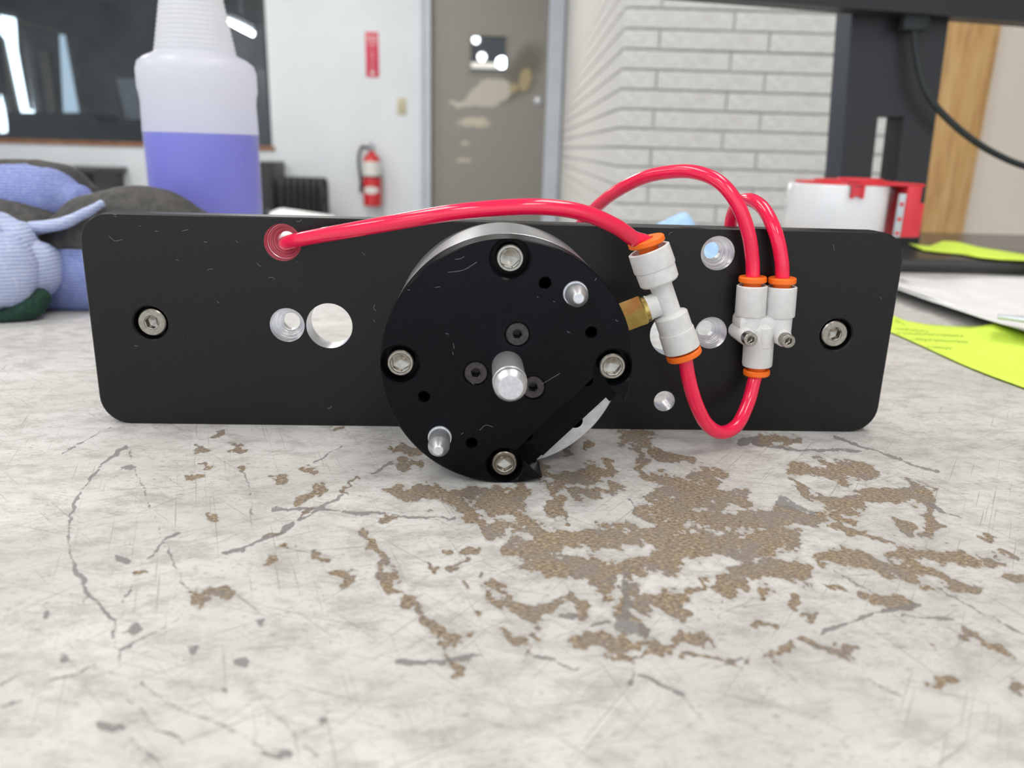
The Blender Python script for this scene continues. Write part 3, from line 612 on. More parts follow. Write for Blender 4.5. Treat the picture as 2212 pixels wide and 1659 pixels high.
def cap_screw(c, ax, r, h, hexr, depth, m_, name, parent, rot=0.0, cone=.0012, seg=48):
    """socket head: c is the centre of the outer face, ax points out of it"""
    ax_, a, b = frame_of(ax); c = Vector(c); R = []
    def ring(rr, d): return [c-ax_*d+(a*math.cos(t_)+b*math.sin(t_))*rr for t_ in [2*math.pi*k/seg for k in range(seg)]]
    def hexr_(rr, d): return [c-ax_*d+(a*math.cos(t_)+b*math.sin(t_))*hexpt(rr, t_+rot) for t_ in [2*math.pi*k/seg for k in range(seg)]]
    R = [ring(r, h), ring(r, r*.13), ring(r*.98, r*.06), ring(r*.90, 0), ring(hexr*1.26, 0), ring(hexr*1.19, hexr*.10), hexr_(hexr, hexr*.14), hexr_(hexr, depth), ring(hexr*.62, depth+cone*.3), ring(hexr*.05, depth+cone)]
    mb = MB(); mb.rings(R, cap0=depth < h); return mb.build(name, m_, parent, smooth=30)
for k, q in enumerate(bolt_plate): cap_screw((q.x, .0012, q.z), (0, -1, 0), .0062, .0075, .0026, .004, 'steel', 'cap_screw', asm, rot=.3+k*.4)

# coupling disk
DC = (.0005, .0468); DR = .0468; YF = -.0637; YS = -.0455
def dpt(along, perp):
    a = math.radians(-44); return DC[0]+along*math.cos(a)-perp*math.sin(a), DC[1]+along*math.sin(a)+perp*math.cos(a)
mb = MB(); mb.lathe((DC[0], YF, DC[1]), (0, 1, 0), [(0, DR-.0005), (.0005, DR), (YS-YF-.0006, DR), (YS-YF, DR-.0004)], 160)
disk = mb.build('coupling_disk', ['disk'], asm)
Rm = Matrix.Rotation(math.radians(44), 3, 'Y')     # rotate x axis to -44 deg in the xz plane
def dbox(a0, a1, p0, p1, y0, y1):
    mb = MB(); vs = []
    for y in (y0, y1):
        for aa, pp in ((a0, p0), (a1, p0), (a1, p1), (a0, p1)): x, z = dpt(aa, pp); vs.append((x, y, z))
    mb.add(vs, [(0, 1, 2, 3), (7, 6, 5, 4), (0, 4, 5, 1), (1, 5, 6, 2), (2, 6, 7, 3), (3, 7, 4, 0)]); return mb.build('cutter', ['disk'], None, smooth=0)
cs = [dbox(.0258, .07, -.0217, .0217, YF-.005, -.052), dbox(.0389, .07, -.0218, .0165, -.056, YS+.004), dbox(.0412, .07, .016, .0218, -.056, YS+.004), dbox(.030, .07, -.0208, -.0178, -.056, -.0502)]
bolts = []
for px, py in ((1103, 556), (866, 785), (1323, 790), (1092, 1001)):
    q = P(px, py, y=YF+.002); bolts.append(q)
for ang in (90, 180, 0, 270):
    x, z = DC[0]+.0396*math.cos(math.radians(ang)), DC[1]+.0396*math.sin(math.radians(ang))
    cs.append(cutter([(-.002, .0077), (0, .0077), (.0007, .0070), (.009, .0070)], x, z, 'disk', YF))
for px, py in ((1178, 612), (1278, 719), (916, 858), (1019, 958)):
    q = P(px, py, y=YF); cs.append(cutter([(-.002, .0025), (0, .0025), (.0004, .0021), (.012, .0021), (.0132, .0002)], q.x, q.z, 'disk', YF, 24))
for al_, pe_ in ((.0286, .0160), (.0283, -.0163)):
    x, z = dpt(al_, pe_); cs.append(cutter([(-.013, .0024), (.006, .0024)], x, z, 'disk', -.052, 24))
flats = []
for px, py in ((1118, 723), (1028, 807), (1152, 838)):
    q = P(px, py, y=YF); flats.append(q); cs.append(cutter([(-.002, .0049), (0.0, .0049), (.0003, .0046), (.0010, .0046), (.003, .0025), (.009, .0024)], q.x, q.z, 'disk', YF, 32))
cut(disk, cs)
for k, ang in enumerate((90, 180, 0, 270)):
    x, z = DC[0]+.0396*math.cos(math.radians(ang)), DC[1]+.0396*math.sin(math.radians(ang))
    cap_screw((x, YF+.0022, z), (0, -1, 0), .0051, .0066, .0030, .0038, 'steel', 'cap_screw', asm, rot=(.26, .45, .05, .5)[k])
for q in flats: cap_screw((q.x, YF+.0006, q.z), (0, -1, 0), .00445, .0009, .0016, .006, 'dark_screw', 'flat_head_screw', asm, rot=.2, cone=.0001)
# turned aluminium body behind it
mb = MB(); mb.lathe((DC[0], YS, DC[1]), (0, 1, 0), [(0, DR-.0004), (.0005, DR), (-YS, DR)], 160); mb.cur = 0
body = mb.build('coupling_body', ['silver', 'face_alu', 'disk'], asm)
x, z = dpt(.0397, .0005); cut(body, [cutter([(-.003, .0030), (.012, .0030)], x, z, 'disk', YS, 32)])
for p in body.data.polygons:
    if abs(p.normal.y) > .9 and p.center.y < YS+.002: p.material_index = 1
# pins
def pin(x, z, r, y0, y1, prof_tip, name):
    L = y0-y1; mb = MB(); mb.lathe((x, y0, z), (0, -1, 0), [(0, r), (L-prof_tip[0], r), (L-prof_tip[0]*.9, r*.985), (L-.0002, prof_tip[1]), (L, prof_tip[1]-.0003)], 40); return mb.build(name, 'pin', asm, smooth=25)
L = .0275; r = .0058
mb = MB(); mb.lathe((DC[0], YF+.004, DC[1]), (0, -1, 0), [(0, r), (.004+L-.0105, r), (.004+L-.0103, r*1.03), (.004+L-.0062, r*1.03), (.004+L-.0060, r*.99), (.004+L-.0028, r*.99), (.004+L-.0002, r*.76), (.004+L, r*.72)], 48); mb.build('centre_pin', 'pin', asm, smooth=25)
q = P(1243, 634, y=YF); pin(q.x, q.z, .0040, YF+.004, YF-.0098, (.0048, .0020), 'dowel_pin')
q = P(950, 945, y=YF); pin(q.x, q.z, .0040, YF+.004, YF-.0140, (.0048, .0019), 'dowel_pin')
for px, py in ((1243, 634), (950, 945)):
    q = P(px, py, y=YF); mb = MB(); mb.lathe((q.x, YF, q.z), (0, -1, 0), [(.0, .0046), (.0004, .0044), (.0004, .0040)], 32, False, False); mb.build('pin_bush', 'pin', asm)

# air tubing
TR = .00302
def tubing(pts, name='air_tube'): mb = MB(); mb.tube(spline(pts, 10), TR, 20); return mb.build(name, 'tube', asm)
YT = -.032
# tee fitting on the disk
sc7 = lambda a, b: (1240+a/2.675, 340+b/2.675)
def T(a, b, y=YT): return P(*sc7(a, b), y=y)
mpp = (T(500, 800)-T(600, 800)).length/100
A0 = T(430, 527); A1 = T(626, 1110); axis = (A1-A0).normalized(); LEN = (A1-A0).length
def on_axis(a, b): return (T(a, b)-A0).dot(axis)
mb = MB(); r1 = 121*mpp; r2 = 103*mpp; rn = 64*mpp
h1, h2, h3 = on_axis(457, 640), on_axis(474, 730), on_axis(548, 912)
h4 = on_axis(585, 1000)
mb.lathe(A0, axis, [(.0025, r1*.72), (.0002, r1*.82), (0, r1*.9), (.0004, r1*.98), (h1-.0006, r1*1.0), (h1, r1*.985), (h1+.0001, r1*.95), (h2-.0008, r1*.93), (h2, r1*.86), (h2+.0004, rn*1.1), (h2+.002, rn), (h3-.001, rn), (h3-.0002, r2*.9), (h3+.0003, r2*.95), (h4, r2*.95), (h4+.0002, r2), (LEN-.0004, r2*1.03), (LEN, r2*.97), (LEN, r2*.82), (LEN-.002, r2*.72)], 48, True, True)
tee = mb.build('tee_fitting', 'fit', asm, smooth=30)
side = Vector((0, -1, 0)).cross(axis).normalized()
if side.x > 0: side = -side
Cn = T(512, 838)
mb = MB(); mb.lathe(Cn+side*.002, side, [(0, 70*mpp), (.0035, 70*mpp), (.0042, 74*mpp), (.0058, 74*mpp), (.0062, 66*mpp)], 32); mb.build('side_boss', 'fit', tee)
# hex brass stud towards the disk
mb = MB(); b0 = Cn+side*.0066
ax_, a_, b_ = frame_of(side)
def hexring(h, r, n=6, ph=.3): return [b0+side*h+(a_*math.cos(ph+2*math.pi*k/n)+b_*math.sin(ph+2*math.pi*k/n))*r for k in range(n)]
hx = 95*mpp
mb.rings([hexring(0.0016, hx*.92), hexring(.0022, hx), hexring(.0112, hx), hexring(.0118, hx*.92)]); mb.lathe(b0, side, [(0, hx*.80), (.002, hx*.80)], 24); mb.lathe(b0+side*.0115, side, [(0, hx*.62), (.006, hx*.62)], 24)
mb.build('brass_stud', 'brass', tee, smooth=20)
def collar(c, ax, r, th, stem, parent):
    mb = MB(); mb.lathe(c, ax, [(-stem, TR*1.28), (0, TR*1.28), (0, r*.93), (th*.18, r), (th*.8, r), (th, r*.94), (th, TR*1.04), (th*.3, TR*1.03)], 40, False, False); return mb.build('release_collar', 'orange', parent, smooth=30)
collar(A0-axis*.0016, -axis+Vector((.06, -.02, .02)), 104*mpp, .0026, .004, tee)
collar(A1+axis*.0008, axis, 104*mpp, .0026, .004, tee)
tubing([hA+Vector((0, .03, -.006)), hA+Vector((-.001, .012, -.002)), hA+Vector((.001, .002, -.0006)), P(640, 519, y=-.006), P(680, 511, y=-.014), P(760, 497, y=-.028), P(860, 479, y=-.040), P(980, 459, y=-.048), P(1100, 448, y=-.051), P(1190, 448, y=-.050), P(1265, 461, y=-.047), P(1330, 489, y=-.042), P(1368, 515, y=-.036), A0-axis*.002, A0+axis*.006])
# Y fitting screwed to the plate
YY = -.0078
def Q(a, b, y=YY): return P(1560+a/5.927, 560+b/5.927, y=y)
yb = empty('y_dummy'); bpy.data.objects.remove(yb)
mb = MB(); m5 = (Q(300, 700)-Q(400, 700)).length/100
rp = 188*m5
cl, cr_ = Q(385, 330), Q(762, 345); bl, br_ = Q(357, 715), Q(730, 730)
sp_ = (cr_-cl).length; rp = sp_*.505
for a, b in ((cl, bl), (cr_, br_)):
    ax = (b-a).normalized(); LL = (b-a).length
    mb.lathe(a, ax, [(.002, rp*.74), (.0001, rp*.84), (0, rp*.92), (.0004, rp*.99), (LL-.0006, rp), (LL, rp*.96), (LL+.0001, rp*.86), (LL+.0085, rp*.84), (LL+.0095, rp*.7)], 40)
k0, k1 = Q(480, 850), Q(445, 1370); ax = (k1-k0).normalized(); LL = (k1-k0).length
mb.lathe(k0-ax*.001, ax, [(0, rp*.75), (.002, rp*.99), (LL-.0002, rp*.99), (LL+.0006, rp*.95), (LL+.0008, rp*.8), (LL-.001, rp*.7)], 40)
rib = Q(545, 880, y=YY-rp*.55); mb.lathe(rib, ax, [(-.002, .0012), (-.0002, rp*.55), (.004, rp*.57), (.0085, rp*.5), (.010, rp*.2)], 24)
q0, q1 = Q(240, 760), Q(790, 870); mb.rbox((q0.x-.002, -.0125, q1.z-.001), (q1.x+.0015, -.0005, q0.z+.002), .002)
yfit = mb.build('y_fitting', 'fit', asm, smooth=30)
for a, b, hd in ((300, 985, 0), (775, 1005, 1)):
    q = Q(a, b, y=-.0135); mb = MB(); mb.lathe((q.x, -.0005, q.z), (0, -1, 0), [(0, .0037), (.0145, .0037), (.0155, .0032)], 28)
    mb.build('mounting_ear', 'fit', yfit)
    cap_screw((q.x, -.0205, q.z), (0, -1, 0), .0030, .0052, .0014, .002, 'steel', 'ear_screw', yfit, rot=.5)
mb = MB(); qa = Q(300, 985, y=-.006); qb = Q(480, 900, y=-.006); mb.tube([(qa.x, -.006, qa.z), ((qa.x+qb.x)/2, -.006, (qa.z+qb.z)/2), (qb.x, -.006, qb.z)], [.0034, .0036, .0036], 20)
qa = Q(775, 1005, y=-.006); mb.tube([(qa.x, -.006, qa.z), ((qa.x+qb.x)/2, -.006, (qa.z+qb.z)/2), (qb.x, -.006, qb.z)], [.0034, .0036, .0036], 20); mb.build('ear_web', 'fit', yfit)
axl = (cl-bl).normalized(); axr = (cr_-br_).normalized()
for c_, ax_ in ((cl, axl), (cr_, axr)): collar(c_+ax_*.0012, ax_, rp*.90, .0026, .004, yfit)
collar(k1+ax*.0014, ax, rp*.88, .0026, .004, yfit)
# loop from the tee down to the Y
tubing([A1-axis*.004, A1+axis*.003, P(1487, 815, y=-.032), P(1502, 868, y=-.031), P(1526, 915, y=-.028), P(1558, 934, y=-.024), P(1592, 918, y=-.019), P(1616, 870, y=-.013), P(1628, 826, y=-.0095), k1+ax*.002, k1-ax*.006])
# two tubes over the top of the plate
tubing([cl-axl*.005, cl+axl*.003, P(1625, 560, y=-.0078), P(1617, 505, y=-.0085), P(1595, 445, y=-.008), P(1558, 397, y=-.004), P(1510, 374, y=.004), P(1455, 371, y=.014), P(1390, 384, y=.026), P(1325, 418, y=.040), P(1278, 458, y=.054), P(1252, 495, y=.060), P(1245, 560, y=.062), P(1255, 640, y=.055), P(1275, 720, y=.040), P(1290, 760, y=.024), P(1292, 765, y=.0125)])
tubing([cr_-axr*.005, cr_+axr*.003, P(1688, 560, y=-.0078), P(1676, 505, y=-.006), P(1652, 455, y=.002), P(1625, 433, y=.012), P(1600, 436, y=.022), P(1584, 460, y=.029), P(1576, 500, y=.032), P(1572, 560, y=.032), P(1574, 620, y=.030), P(1590, 660, y=.022), P(1594, 668, y=.0125)])
# lint on the black faces
mb = MB()
def fibre(px, py, dx, dy, bend, y):
    p = [P(px, py, y=y), P(px+dx*.5-dy*bend, py+dy*.5+dx*bend, y=y), P(px+dx, py+dy, y=y)]
    p = [q+Vector((0, -.00012, 0)) for q in spline(p, 3)]; mb.tube(p, .00005, 4)
for px, py, dx, dy, b in ((235, 509, 30, 8, .25), (244, 442+20, 8, 2, .1), (393, 499, 14, -3, 0), (335, 498, 7, 2, .1), (247, 467, 5, 1, 0), (440, 521, 8, 1, .2), (448, 584, 12, -2, -.2), (510, 520, 4, 4, 0), (555, 568, 10, 8, .1), (580, 601, 14, 3, -.3), (640, 478, 12, -4, .2), (783, 545, 6, 6, .1), (810, 658, 3, 14, .3), (806, 690, 4, 6, 0), (640, 565, 2, 2, 0), (707, 912-30, 10, -5, .2), (290, 747, 8, 0, 0), (300, 488, 5, 0, 0), (1365, 500, 8, 8, .3), (1800, 527, 2, 16, 0), (380, 560, 6, 3, 0), (470, 650, 5, 5, .2), (1445, 508, 8, -6, -.3), (1900, 640, 4, 6, 0)): fibre(px, py, dx, dy, b, 0.0)
for px, py, dx, dy, b in ((983, 560, 20, -6, .1), (968, 588, 62, -22, .1), (940, 621, 11, -2, 0), (880, 626, 6, 0, 0), (963, 720, 6, 2, 0), (979, 741, 2, 12, 0), (1036, 929, 29, -7, -.25), (978, 760, 1, 6, 0), (996, 938, 5, -4, 0), (1285, 606, 3, -5, 0), (1225, 715, 6, 3, .2), (1160, 640, 3, 3, 0), (1195, 650, 4, 2, .1), (1018, 824, 6, 6, .2), (1170, 830, 40, -24, 0), (1330, 690, 5, 4, .2)): fibre(px, py, dx, dy, b, YF)
o = mb.build('lint', 'lint', asm, smooth=0); o['kind'] = 'stuff'

# ================================================================== THINGS ON THE BENCH
# spray bottle
BY = .365
bc = (P(315, 285, y=BY)+P(556, 298, y=BY))/2; br = (P(556, 298, y=BY)-P(315, 285, y=BY)).length/2
def bz(py, px=430): return P(px, py, y=BY).z
def hdpe(name, clear):
    m_ = mat(name, (.93, .95, .97), .22); n = m_.node_tree; b = n.nodes['Principled BSDF']; tl = n.nodes.new('ShaderNodeBsdfTranslucent'); tl.inputs[0].default_value = (.95, .96, .98, 1); tr = n.nodes.new('ShaderNodeBsdfTransparent')
    m1 = n.nodes.new('ShaderNodeMixShader'); m1.inputs[0].default_value = .5; n.links.new(b.outputs[0], m1.inputs[1]); n.links.new(tl.outputs[0], m1.inputs[2])
    m2 = n.nodes.new('ShaderNodeMixShader'); m2.inputs[0].default_value = clear; n.links.new(m1.outputs[0], m2.inputs[1]); n.links.new(tr.outputs[0], m2.inputs[2]); n.links.new(m2.outputs[0], n.nodes['Material Output'].inputs[0]); return m_
M['hdpe'] = hdpe('translucent_white_hdpe', .28); M['hdpe_wet'] = hdpe('wetted_translucent_hdpe', .66)
M['purple'] = mat('purple_cleaner', (.095, .095, .74), .3)
bot = empty('spray_bottle', (bc.x, BY, 0)); tag(bot, 'translucent white spray bottle half full of purple liquid', 'bottle')
zl = bz(288); z_sh0 = bz(205); z_sh1 = bz(150); z_nk = bz(125); rs = (P(553, 165, y=BY)-P(303, 160, y=BY)).length/2; rn0 = (P(510, 128, y=BY)-P(337, 125, y=BY)).length/2; rn1 = (P(480, 0, y=BY)-P(348, 0, y=BY)).length/2; zt0 = bz(0)
prof = [(.0, br*.86), (.004, br*.97), (.010, br*1.0), (zl, br), (z_sh0-.006, br*.985), (z_sh0, br*1.0), (z_sh0+.003, rs), (z_sh1-.002, rs), (z_sh1+.004, rs*.96), (z_nk-.001, rs*.85), (z_nk+.002, rn0*1.03)]
ng = 13; zz = z_nk+.004; dzg = (zt0-zz)/(ng*.86)
for k in range(int(ng*1.6)):
    f = (zz+k*dzg-z_nk)/(zt0-z_nk); rr = rn0+(rn1-rn0)*f
    if rr < .0165: break
    prof += [(zz+k*dzg, rr*.985), (zz+k*dzg+dzg*.25, rr*1.0), (zz+k*dzg+dzg*.6, rr*1.0), (zz+k*dzg+dzg*.85, rr*.975)]
zc = prof[-1][0]+.003; prof += [(zc, .0155), (zc+.012, .0150)]
mb = MB(); mb.lathe((0, 0, 0), (0, 0, 1), prof, 64); sh = mb.build('bottle_shell', ['hdpe', 'hdpe_wet'], bot, smooth=60)
for p in sh.data.polygons:
    if p.center.z < zl-.0005: p.material_index = 1
mb = MB(); mb.lathe((0, 0, .0012), (0, 0, 1), [(0, br*.83), (.004, br*.94), (.010, br*.975), (zl-.0012, br*.975)], 64); mb.build('liquid', 'purple', bot)
mb = MB(); mb.lathe((0, 0, zc+.002), (0, 0, 1), [(0, .0175), (.016, .0175), (.018, .013), (.03, .011)], 32); cap = mb.build('trigger_cap', mat('white_cap', (.75, .76, .78), .4), bot)
mb = MB(); mb.rbox((-.014, -.05, zc+.03), (.014, .03, zc+.055), .006); mb.rbox((-.006, -.045, zc-.01), (.006, -.036, zc+.032), .003); mb.build('trigger_head', 'red_paint', bot)

# gloves
def knit(name, c1, c2, c3, sc=1.0, k=.8):
    m_ = mat(name, c1, .85, spec=.2); t = NT(m_); v = t.coord((1, 1, 1)); wv = t.n('ShaderNodeTexWave'); wv.wave_type = 'BANDS'; wv.bands_direction = 'Z'
    wv.inputs['Scale'].default_value = 150*sc; wv.inputs['Distortion'].default_value = 4; wv.inputs['Detail'].default_value = 2; wv.inputs['Detail Scale'].default_value = .25; t.l(v, wv.inputs['Vector'])
    f = t.noise(v, 420, 3, .7); g = t.noise(v, 40, 3)
    c = t.mix(t.rng(wv.outputs['Fac'], .1, .9, 1-k, 1), c2, c1); c = t.mix(t.rng(f, .45, .7, 0, .55), c, c3); t.color(t.mix(t.rng(g, .3, .8, 0, .4), c, c2)); t.bump(t.math('ADD', wv.outputs['Fac'], f), .5, .0008); return m_
M['knit_blue'] = knit('periwinkle_knit', (.30, .36, .66), (.15, .19, .45), (.42, .47, .70))
M['knit_pale'] = knit('pale_blue_knit', (.50, .56, .74), (.22, .28, .56), (.66, .69, .76), .8, .5)
M['coating'] = grain(mat('grey_foam_coating', (.06, .057, .054), .75), (.042, .040, .038), (.078, .073, .069), 160, (1, 1, 1), .3, .0006)
M['green_hem'] = grain(mat('green_hem', (.008, .035, .02), .9), (.005, .025, .015), (.012, .05, .03), 300, (1, 1, 1), .4, .0006)
def lump(pts, name, m_, parent, wob=.003, seg=28, n=8, zmin=.0008):
    """rounded sausage through (px, py, y, r_across, r_depth)"""
    P3 = [P(a, b, y=y) for a, b, y, *_ in pts]; rr = [(q[3], q[4]) for q in pts]
    path = spline(P3, n); R_ = []
    for i in range(len(rr)-1):
        for k in range(n): s_ = k/n; s_ = s_*s_*(3-2*s_); R_.append((rr[i][0]*(1-s_)+rr[i+1][0]*s_, rr[i][1]*(1-s_)+rr[i+1][1]*s_))
    R_.append(rr[-1])
    t0 = (path[0]-path[1]).normalized(); t1 = (path[-1]-path[-2]).normalized(); pa = []; ra = []
    for k in (1.0, .95, .8, .55, .3): pa.append(path[0]+t0*R_[0][0]*k*.8); ra.append(tuple(q*math.sqrt(max(.0004, 1-k*k)) for q in R_[0]))
    pb = []; rb = []
    for k in (.3, .55, .8, .95, 1.0): pb.append(path[-1]+t1*R_[-1][0]*k*.8); rb.append(tuple(q*math.sqrt(max(.0004, 1-k*k)) for q in R_[-1]))
    pth = pa+path+pb; ral = ra+R_+rb; mb = MB()
    N = len(pth); rings = []
    for i, p in enumerate(pth):
        t_ = (pth[min(i+1, N-1)]-pth[max(i-1, 0)]).normalized(); dep = Vector((0, 1, 0)); ac = t_.cross(dep).normalized(); dep = ac.cross(t_).normalized()
        ring = []
        for k in range(seg):
            a_ = 2*math.pi*k/seg; q = p+ac*math.cos(a_)*ral[i][0]+dep*math.sin(a_)*ral[i][1]
            q = q+(q-p).normalized()*wob*mnoise.noise(q*38)+(q-p).normalized()*wob*.4*mnoise.noise(q*110)
            q.z = max(q.z, zmin); ring.append(q)
        rings.append(ring)
    mb.rings(rings); o = mb.build(name, m_, None, smooth=180)
    o.data.transform(Matrix.Translation(-parent.location)); o.parent = parent; return o
g1 = empty('work_glove', (*P(60, 690, z=0)[:2], 0)); tag(g1, 'pale blue knit work glove cuff with green hem piled left of the black plate', 'glove')
lump([(-90, 575, .235, .039, .036), (-10, 578, .235, .0395, .036), (45, 580, .235, .033, .032), (80, 585, .237, .022, .026)], 'cuff', 'knit_pale', g1, .0025)
lump([(-80, 580, .215, .032, .022), (-25, 582, .212, .0345, .022), (12, 585, .212, .026, .018)], 'rolled_cuff', 'knit_pale', g1, .002)
lump([(-40, 694, .208, .005, .008), (20, 684, .208, .006, .008), (65, 666, .212, .0075, .008), (92, 640, .218, .006, .008)], 'hem', 'green_hem', g1, .001)
g2 = empty('work_glove', (*P(200, 650, z=0)[:2], 0)); tag(g2, 'periwinkle knit work glove with grey coated palm beside the spray bottle', 'glove')
lump([(-90, 440, .31, .026, .03), (20, 432, .31, .0265, .03), (110, 432, .31, .0235, .028), (170, 436, .31, .014, .02), (205, 440, .31, .0055, .009)], 'knit_finger', 'knit_blue', g2, .0025)
lump([(-60, 402, .335, .020, .02), (60, 404, .335, .0215, .02), (140, 408, .335, .020, .02), (195, 430, .335, .011, .014)], 'finger_coating', 'coating', g2, .002)
lump([(-80, 470, .292, .020, .030), (0, 480, .292, .022, .03), (90, 500, .292, .020, .028), (130, 530, .292, .014, .02)], 'back_coating', 'coating', g2, .003)
lump([(70, 494, .250, .0055, .008), (130, 484, .242, .0042, .006), (180, 462, .240, .0034, .005), (220, 440, .243, .0022, .004)], 'cuff_edge', 'knit_pale', g2, .001)
lump([(130, 545, .272, .025, .022), (210, 514, .272, .032, .026), (285, 486, .272, .0285, .028), (350, 488, .272, .0265, .026), (412, 520, .272, .0245, .022)], 'palm_coating', 'coating', g2, .0015)
lump([(95, 612, .262, .0235, .025), (180, 600, .262, .0275, .026), (290, 600, .262, .0285, .028), (380, 600, .262, .026, .026)], 'knit_back', 'knit_blue', g2, .003)

# blue shop towel behind the plate
M['towel'] = grain(mat('blue_shop_towel', (.38, .58, .86), .9), (.34, .54, .83), (.44, .64, .88), 120, (1, 1, 1), .3, .001)
tc_ = P(1475, 600, y=.33); pk = P(1440, 458, y=.33).z
tw = MB()
def towel(a, b):
    x = (a-.5)*.17; y = (b-.5)*.11; q = Vector((x*22, y*22, 1.3)); n_ = mnoise.noise(q)+.5*abs(mnoise.noise(q*2.3))
    e = max(0, 1-(2*abs(x)/.17)**2.5)*max(0, 1-(2*abs(y)/.11)**2.5); pkx = math.exp(-((x+.004)/.013)**2)*.75+math.exp(-((x+.028)/.02)**2)*.45+math.exp(-((x-.04)/.03)**2)*.3
    z = e**.6*(.062+.018*n_+.018*pkx*math.exp(-((y)/.03)**2)); return (x, y, max(.001, z))
tw.grid(towel, 60, 40); o = tw.build('shop_towel', 'towel', None, (tc_.x, .33, 0)); md = o.modifiers.new('thick', 'SOLIDIFY'); md.thickness = .0009; md.offset = 1
zmax = max(v_.co.z for v_ in o.data.vertices); o.scale = (1, 1, pk/zmax); tag(o, 'crumpled light blue shop towel behind the black plate', 'towel')

# tape dispenser on a carton
TYc = .485; tcx = P(1803, 450, y=TYc).x; tr_ = (P(1905, 440, y=TYc).x-P(1698, 440, y=TYc).x)/2*.985; tz1 = P(1800, 398, y=TYc-tr_*.5).z; tz0 = .052
M['tape'] = mat('clear_tape_roll', (.76, .76, .78), .16, coat=.3, sss=.2); M['tape_red'] = mat('red_tape_gun_plastic', (.66, .03, .045), .35)
cart = MB(); cart.rbox((-.05, -.042, 0), (.05, .042, tz0-.003), .001); co = cart.build('carton', mat('plain_carton', (.42, .33, .23), .8), None, (tcx-.012, TYc-.006, 0)); tag(co, 'small plain carton under the tape dispenser behind the plate', 'carton')
td = empty('tape_dispenser', (tcx, TYc, tz0-.003)); tag(td, 'clear packing tape roll in a red plastic dispenser lying on its side', 'tape dispenser'); hz = tz1-tz0+.003
mb = MB(); mb.lathe((0, 0, .003), (0, 0, 1), [(0, tr_*.76), (0, tr_*.985), (.0015, tr_), (hz-.0045, tr_), (hz-.003, tr_*.985), (hz-.003, tr_*.76)], 64, False, False); mb.lathe((0, 0, .003), (0, 0, 1), [(0, tr_*.76), (hz-.003, tr_*.76)], 64, False, False); mb.build('tape_roll', 'tape', td)
mb = MB(); mb.lathe((0, 0, 0), (0, 0, 1), [(0, tr_*.74), (.0025, tr_*.74)], 48); mb.lathe((0, 0, 0), (0, 0, 1), [(.0025, tr_*.70), (hz, tr_*.70)], 48); mb.build('hub', 'tape_red', td)
mb = MB()
mb.lathe((.006, 0, hz), (0, 0, 1), [(0, tr_*.95), (.0012, tr_*.97), (.0022, tr_*.95)], 48); mb.lathe((.014, 0, hz+.0022), (0, 0, 1), [(0, tr_*.74), (.0018, tr_*.74), (.0022, tr_*.72)], 48); mb.lathe((.022, 0, hz+.004), (0, 0, 1), [(0, tr_*.45), (.0022, tr_*.44)], 40)
xr = P(1962, 440, y=TYc).x-tcx
mb.rbox((.02, -.034, hz), (xr-.004, .024, hz+.003), .001)
mb.build('side_plate', 'tape_red', td)
mb = MB(); xt = P(1852, 400, y=TYc-tr_).x-tcx
for dx in (-.0065, .0035): mb.box((xt+dx, -tr_-.004, hz-.012), (xt+dx+.003, -tr_-.001, hz+.001))
mb.box((xt-.0065, -tr_-.003, hz-.010), (xt+.0065, -tr_-.0012, hz-.001)); mb.rbox((xt-.008, -tr_-.0045, hz), (xt+.008, -tr_+.02, hz+.0022), .0008); mb.build('retaining_tab', 'tape_red', td)
z_b = P(1953, 512, y=TYc-.03).z-(tz0-.003)
mb = MB(); mb.rbox((xr-.021, -.034, max(z_b, -.002)), (xr-.006, .022, hz+.0025), .001); mb.rbox((xr-.008, -.03, max(z_b, -.002)), (xr+.001, .02, hz-.016), .001); mb.build('cutter_arm', 'tape_red', td)
mb = MB(); mb.rbox((xr-.0285, -.0345, z_b), (xr-.0215, -.031, hz-.007), .0006); blade = mb.build('blade_guard', mat('grey_guard', (.50, .54, .57), .4), td)
for q in (.1, .45, .82):
    mb = MB(); mb.cyl((xr-.0255, -.0358, z_b+(hz-.01-z_b)*q), (xr-.0255, -.0342, z_b+(hz-.01-z_b)*q), .0019, 12); mb.build('rivet', 'tape_red', blade)

# monitor on its stand
M['mon'] = grain(mat('black_monitor_plastic', (.016, .017, .021), .45), (.012, .0135, .017), (.019, .020, .025), 500, (1, 1, 1), .05, .0002)
M['mon_edge'] = mat('monitor_edge', (.035, .043, .06), .4)
MY = .70; mon = empty('monitor', (P(1900, 525, y=MY).x, MY, 0)); tag(mon, 'black monitor on a flat base and slotted upright stand', 'monitor'); ox = mon.location.x
BZ = .016
mb = MB(); mb.rbox((.40-ox, .548-MY, 0), (.90-ox, .90-MY, BZ), .003); mb.build('base', mat('satin_black_base', (.035, .034, .033), .22), mon)
def mp(px, py, y=MY): q = P(px, py, y=y); return (q.x-ox, y-MY, q.z)
PD = .045
q_tl = mp(1843, 22); q_tr = mp(2055, 22); q_bl = P(1782, 560, y=MY); x_bl = mp(1808, 375)[0]; x_tl = q_tl[0]
x_br = mp(1985, 527)[0]; x_tr = mp(2050, 37)[0]; zt_ = .38
def edge_x(za, xa, zb, xb, z): return xa+(xb-xa)*(z-za)/(zb-za)
zA, zB = mp(1843, 22)[2], mp(1816, 375)[2]; zC = mp(1985, 527)[2]
lx = lambda z: edge_x(zA, mp(1843, 22)[0], zB, mp(1816, 375)[0], z); rx = lambda z: edge_x(zA, x_tr, zC, x_br, z)
def slab(zs, xl, xr_, y0, y1):
    mb = MB(); R = []
    for z in zs: R.append([(xl(z), y0, z), (xr_(z), y0, z), (xr_(z), y1, z), (xl(z), y1, z)])
    mb.rings(R); return mb
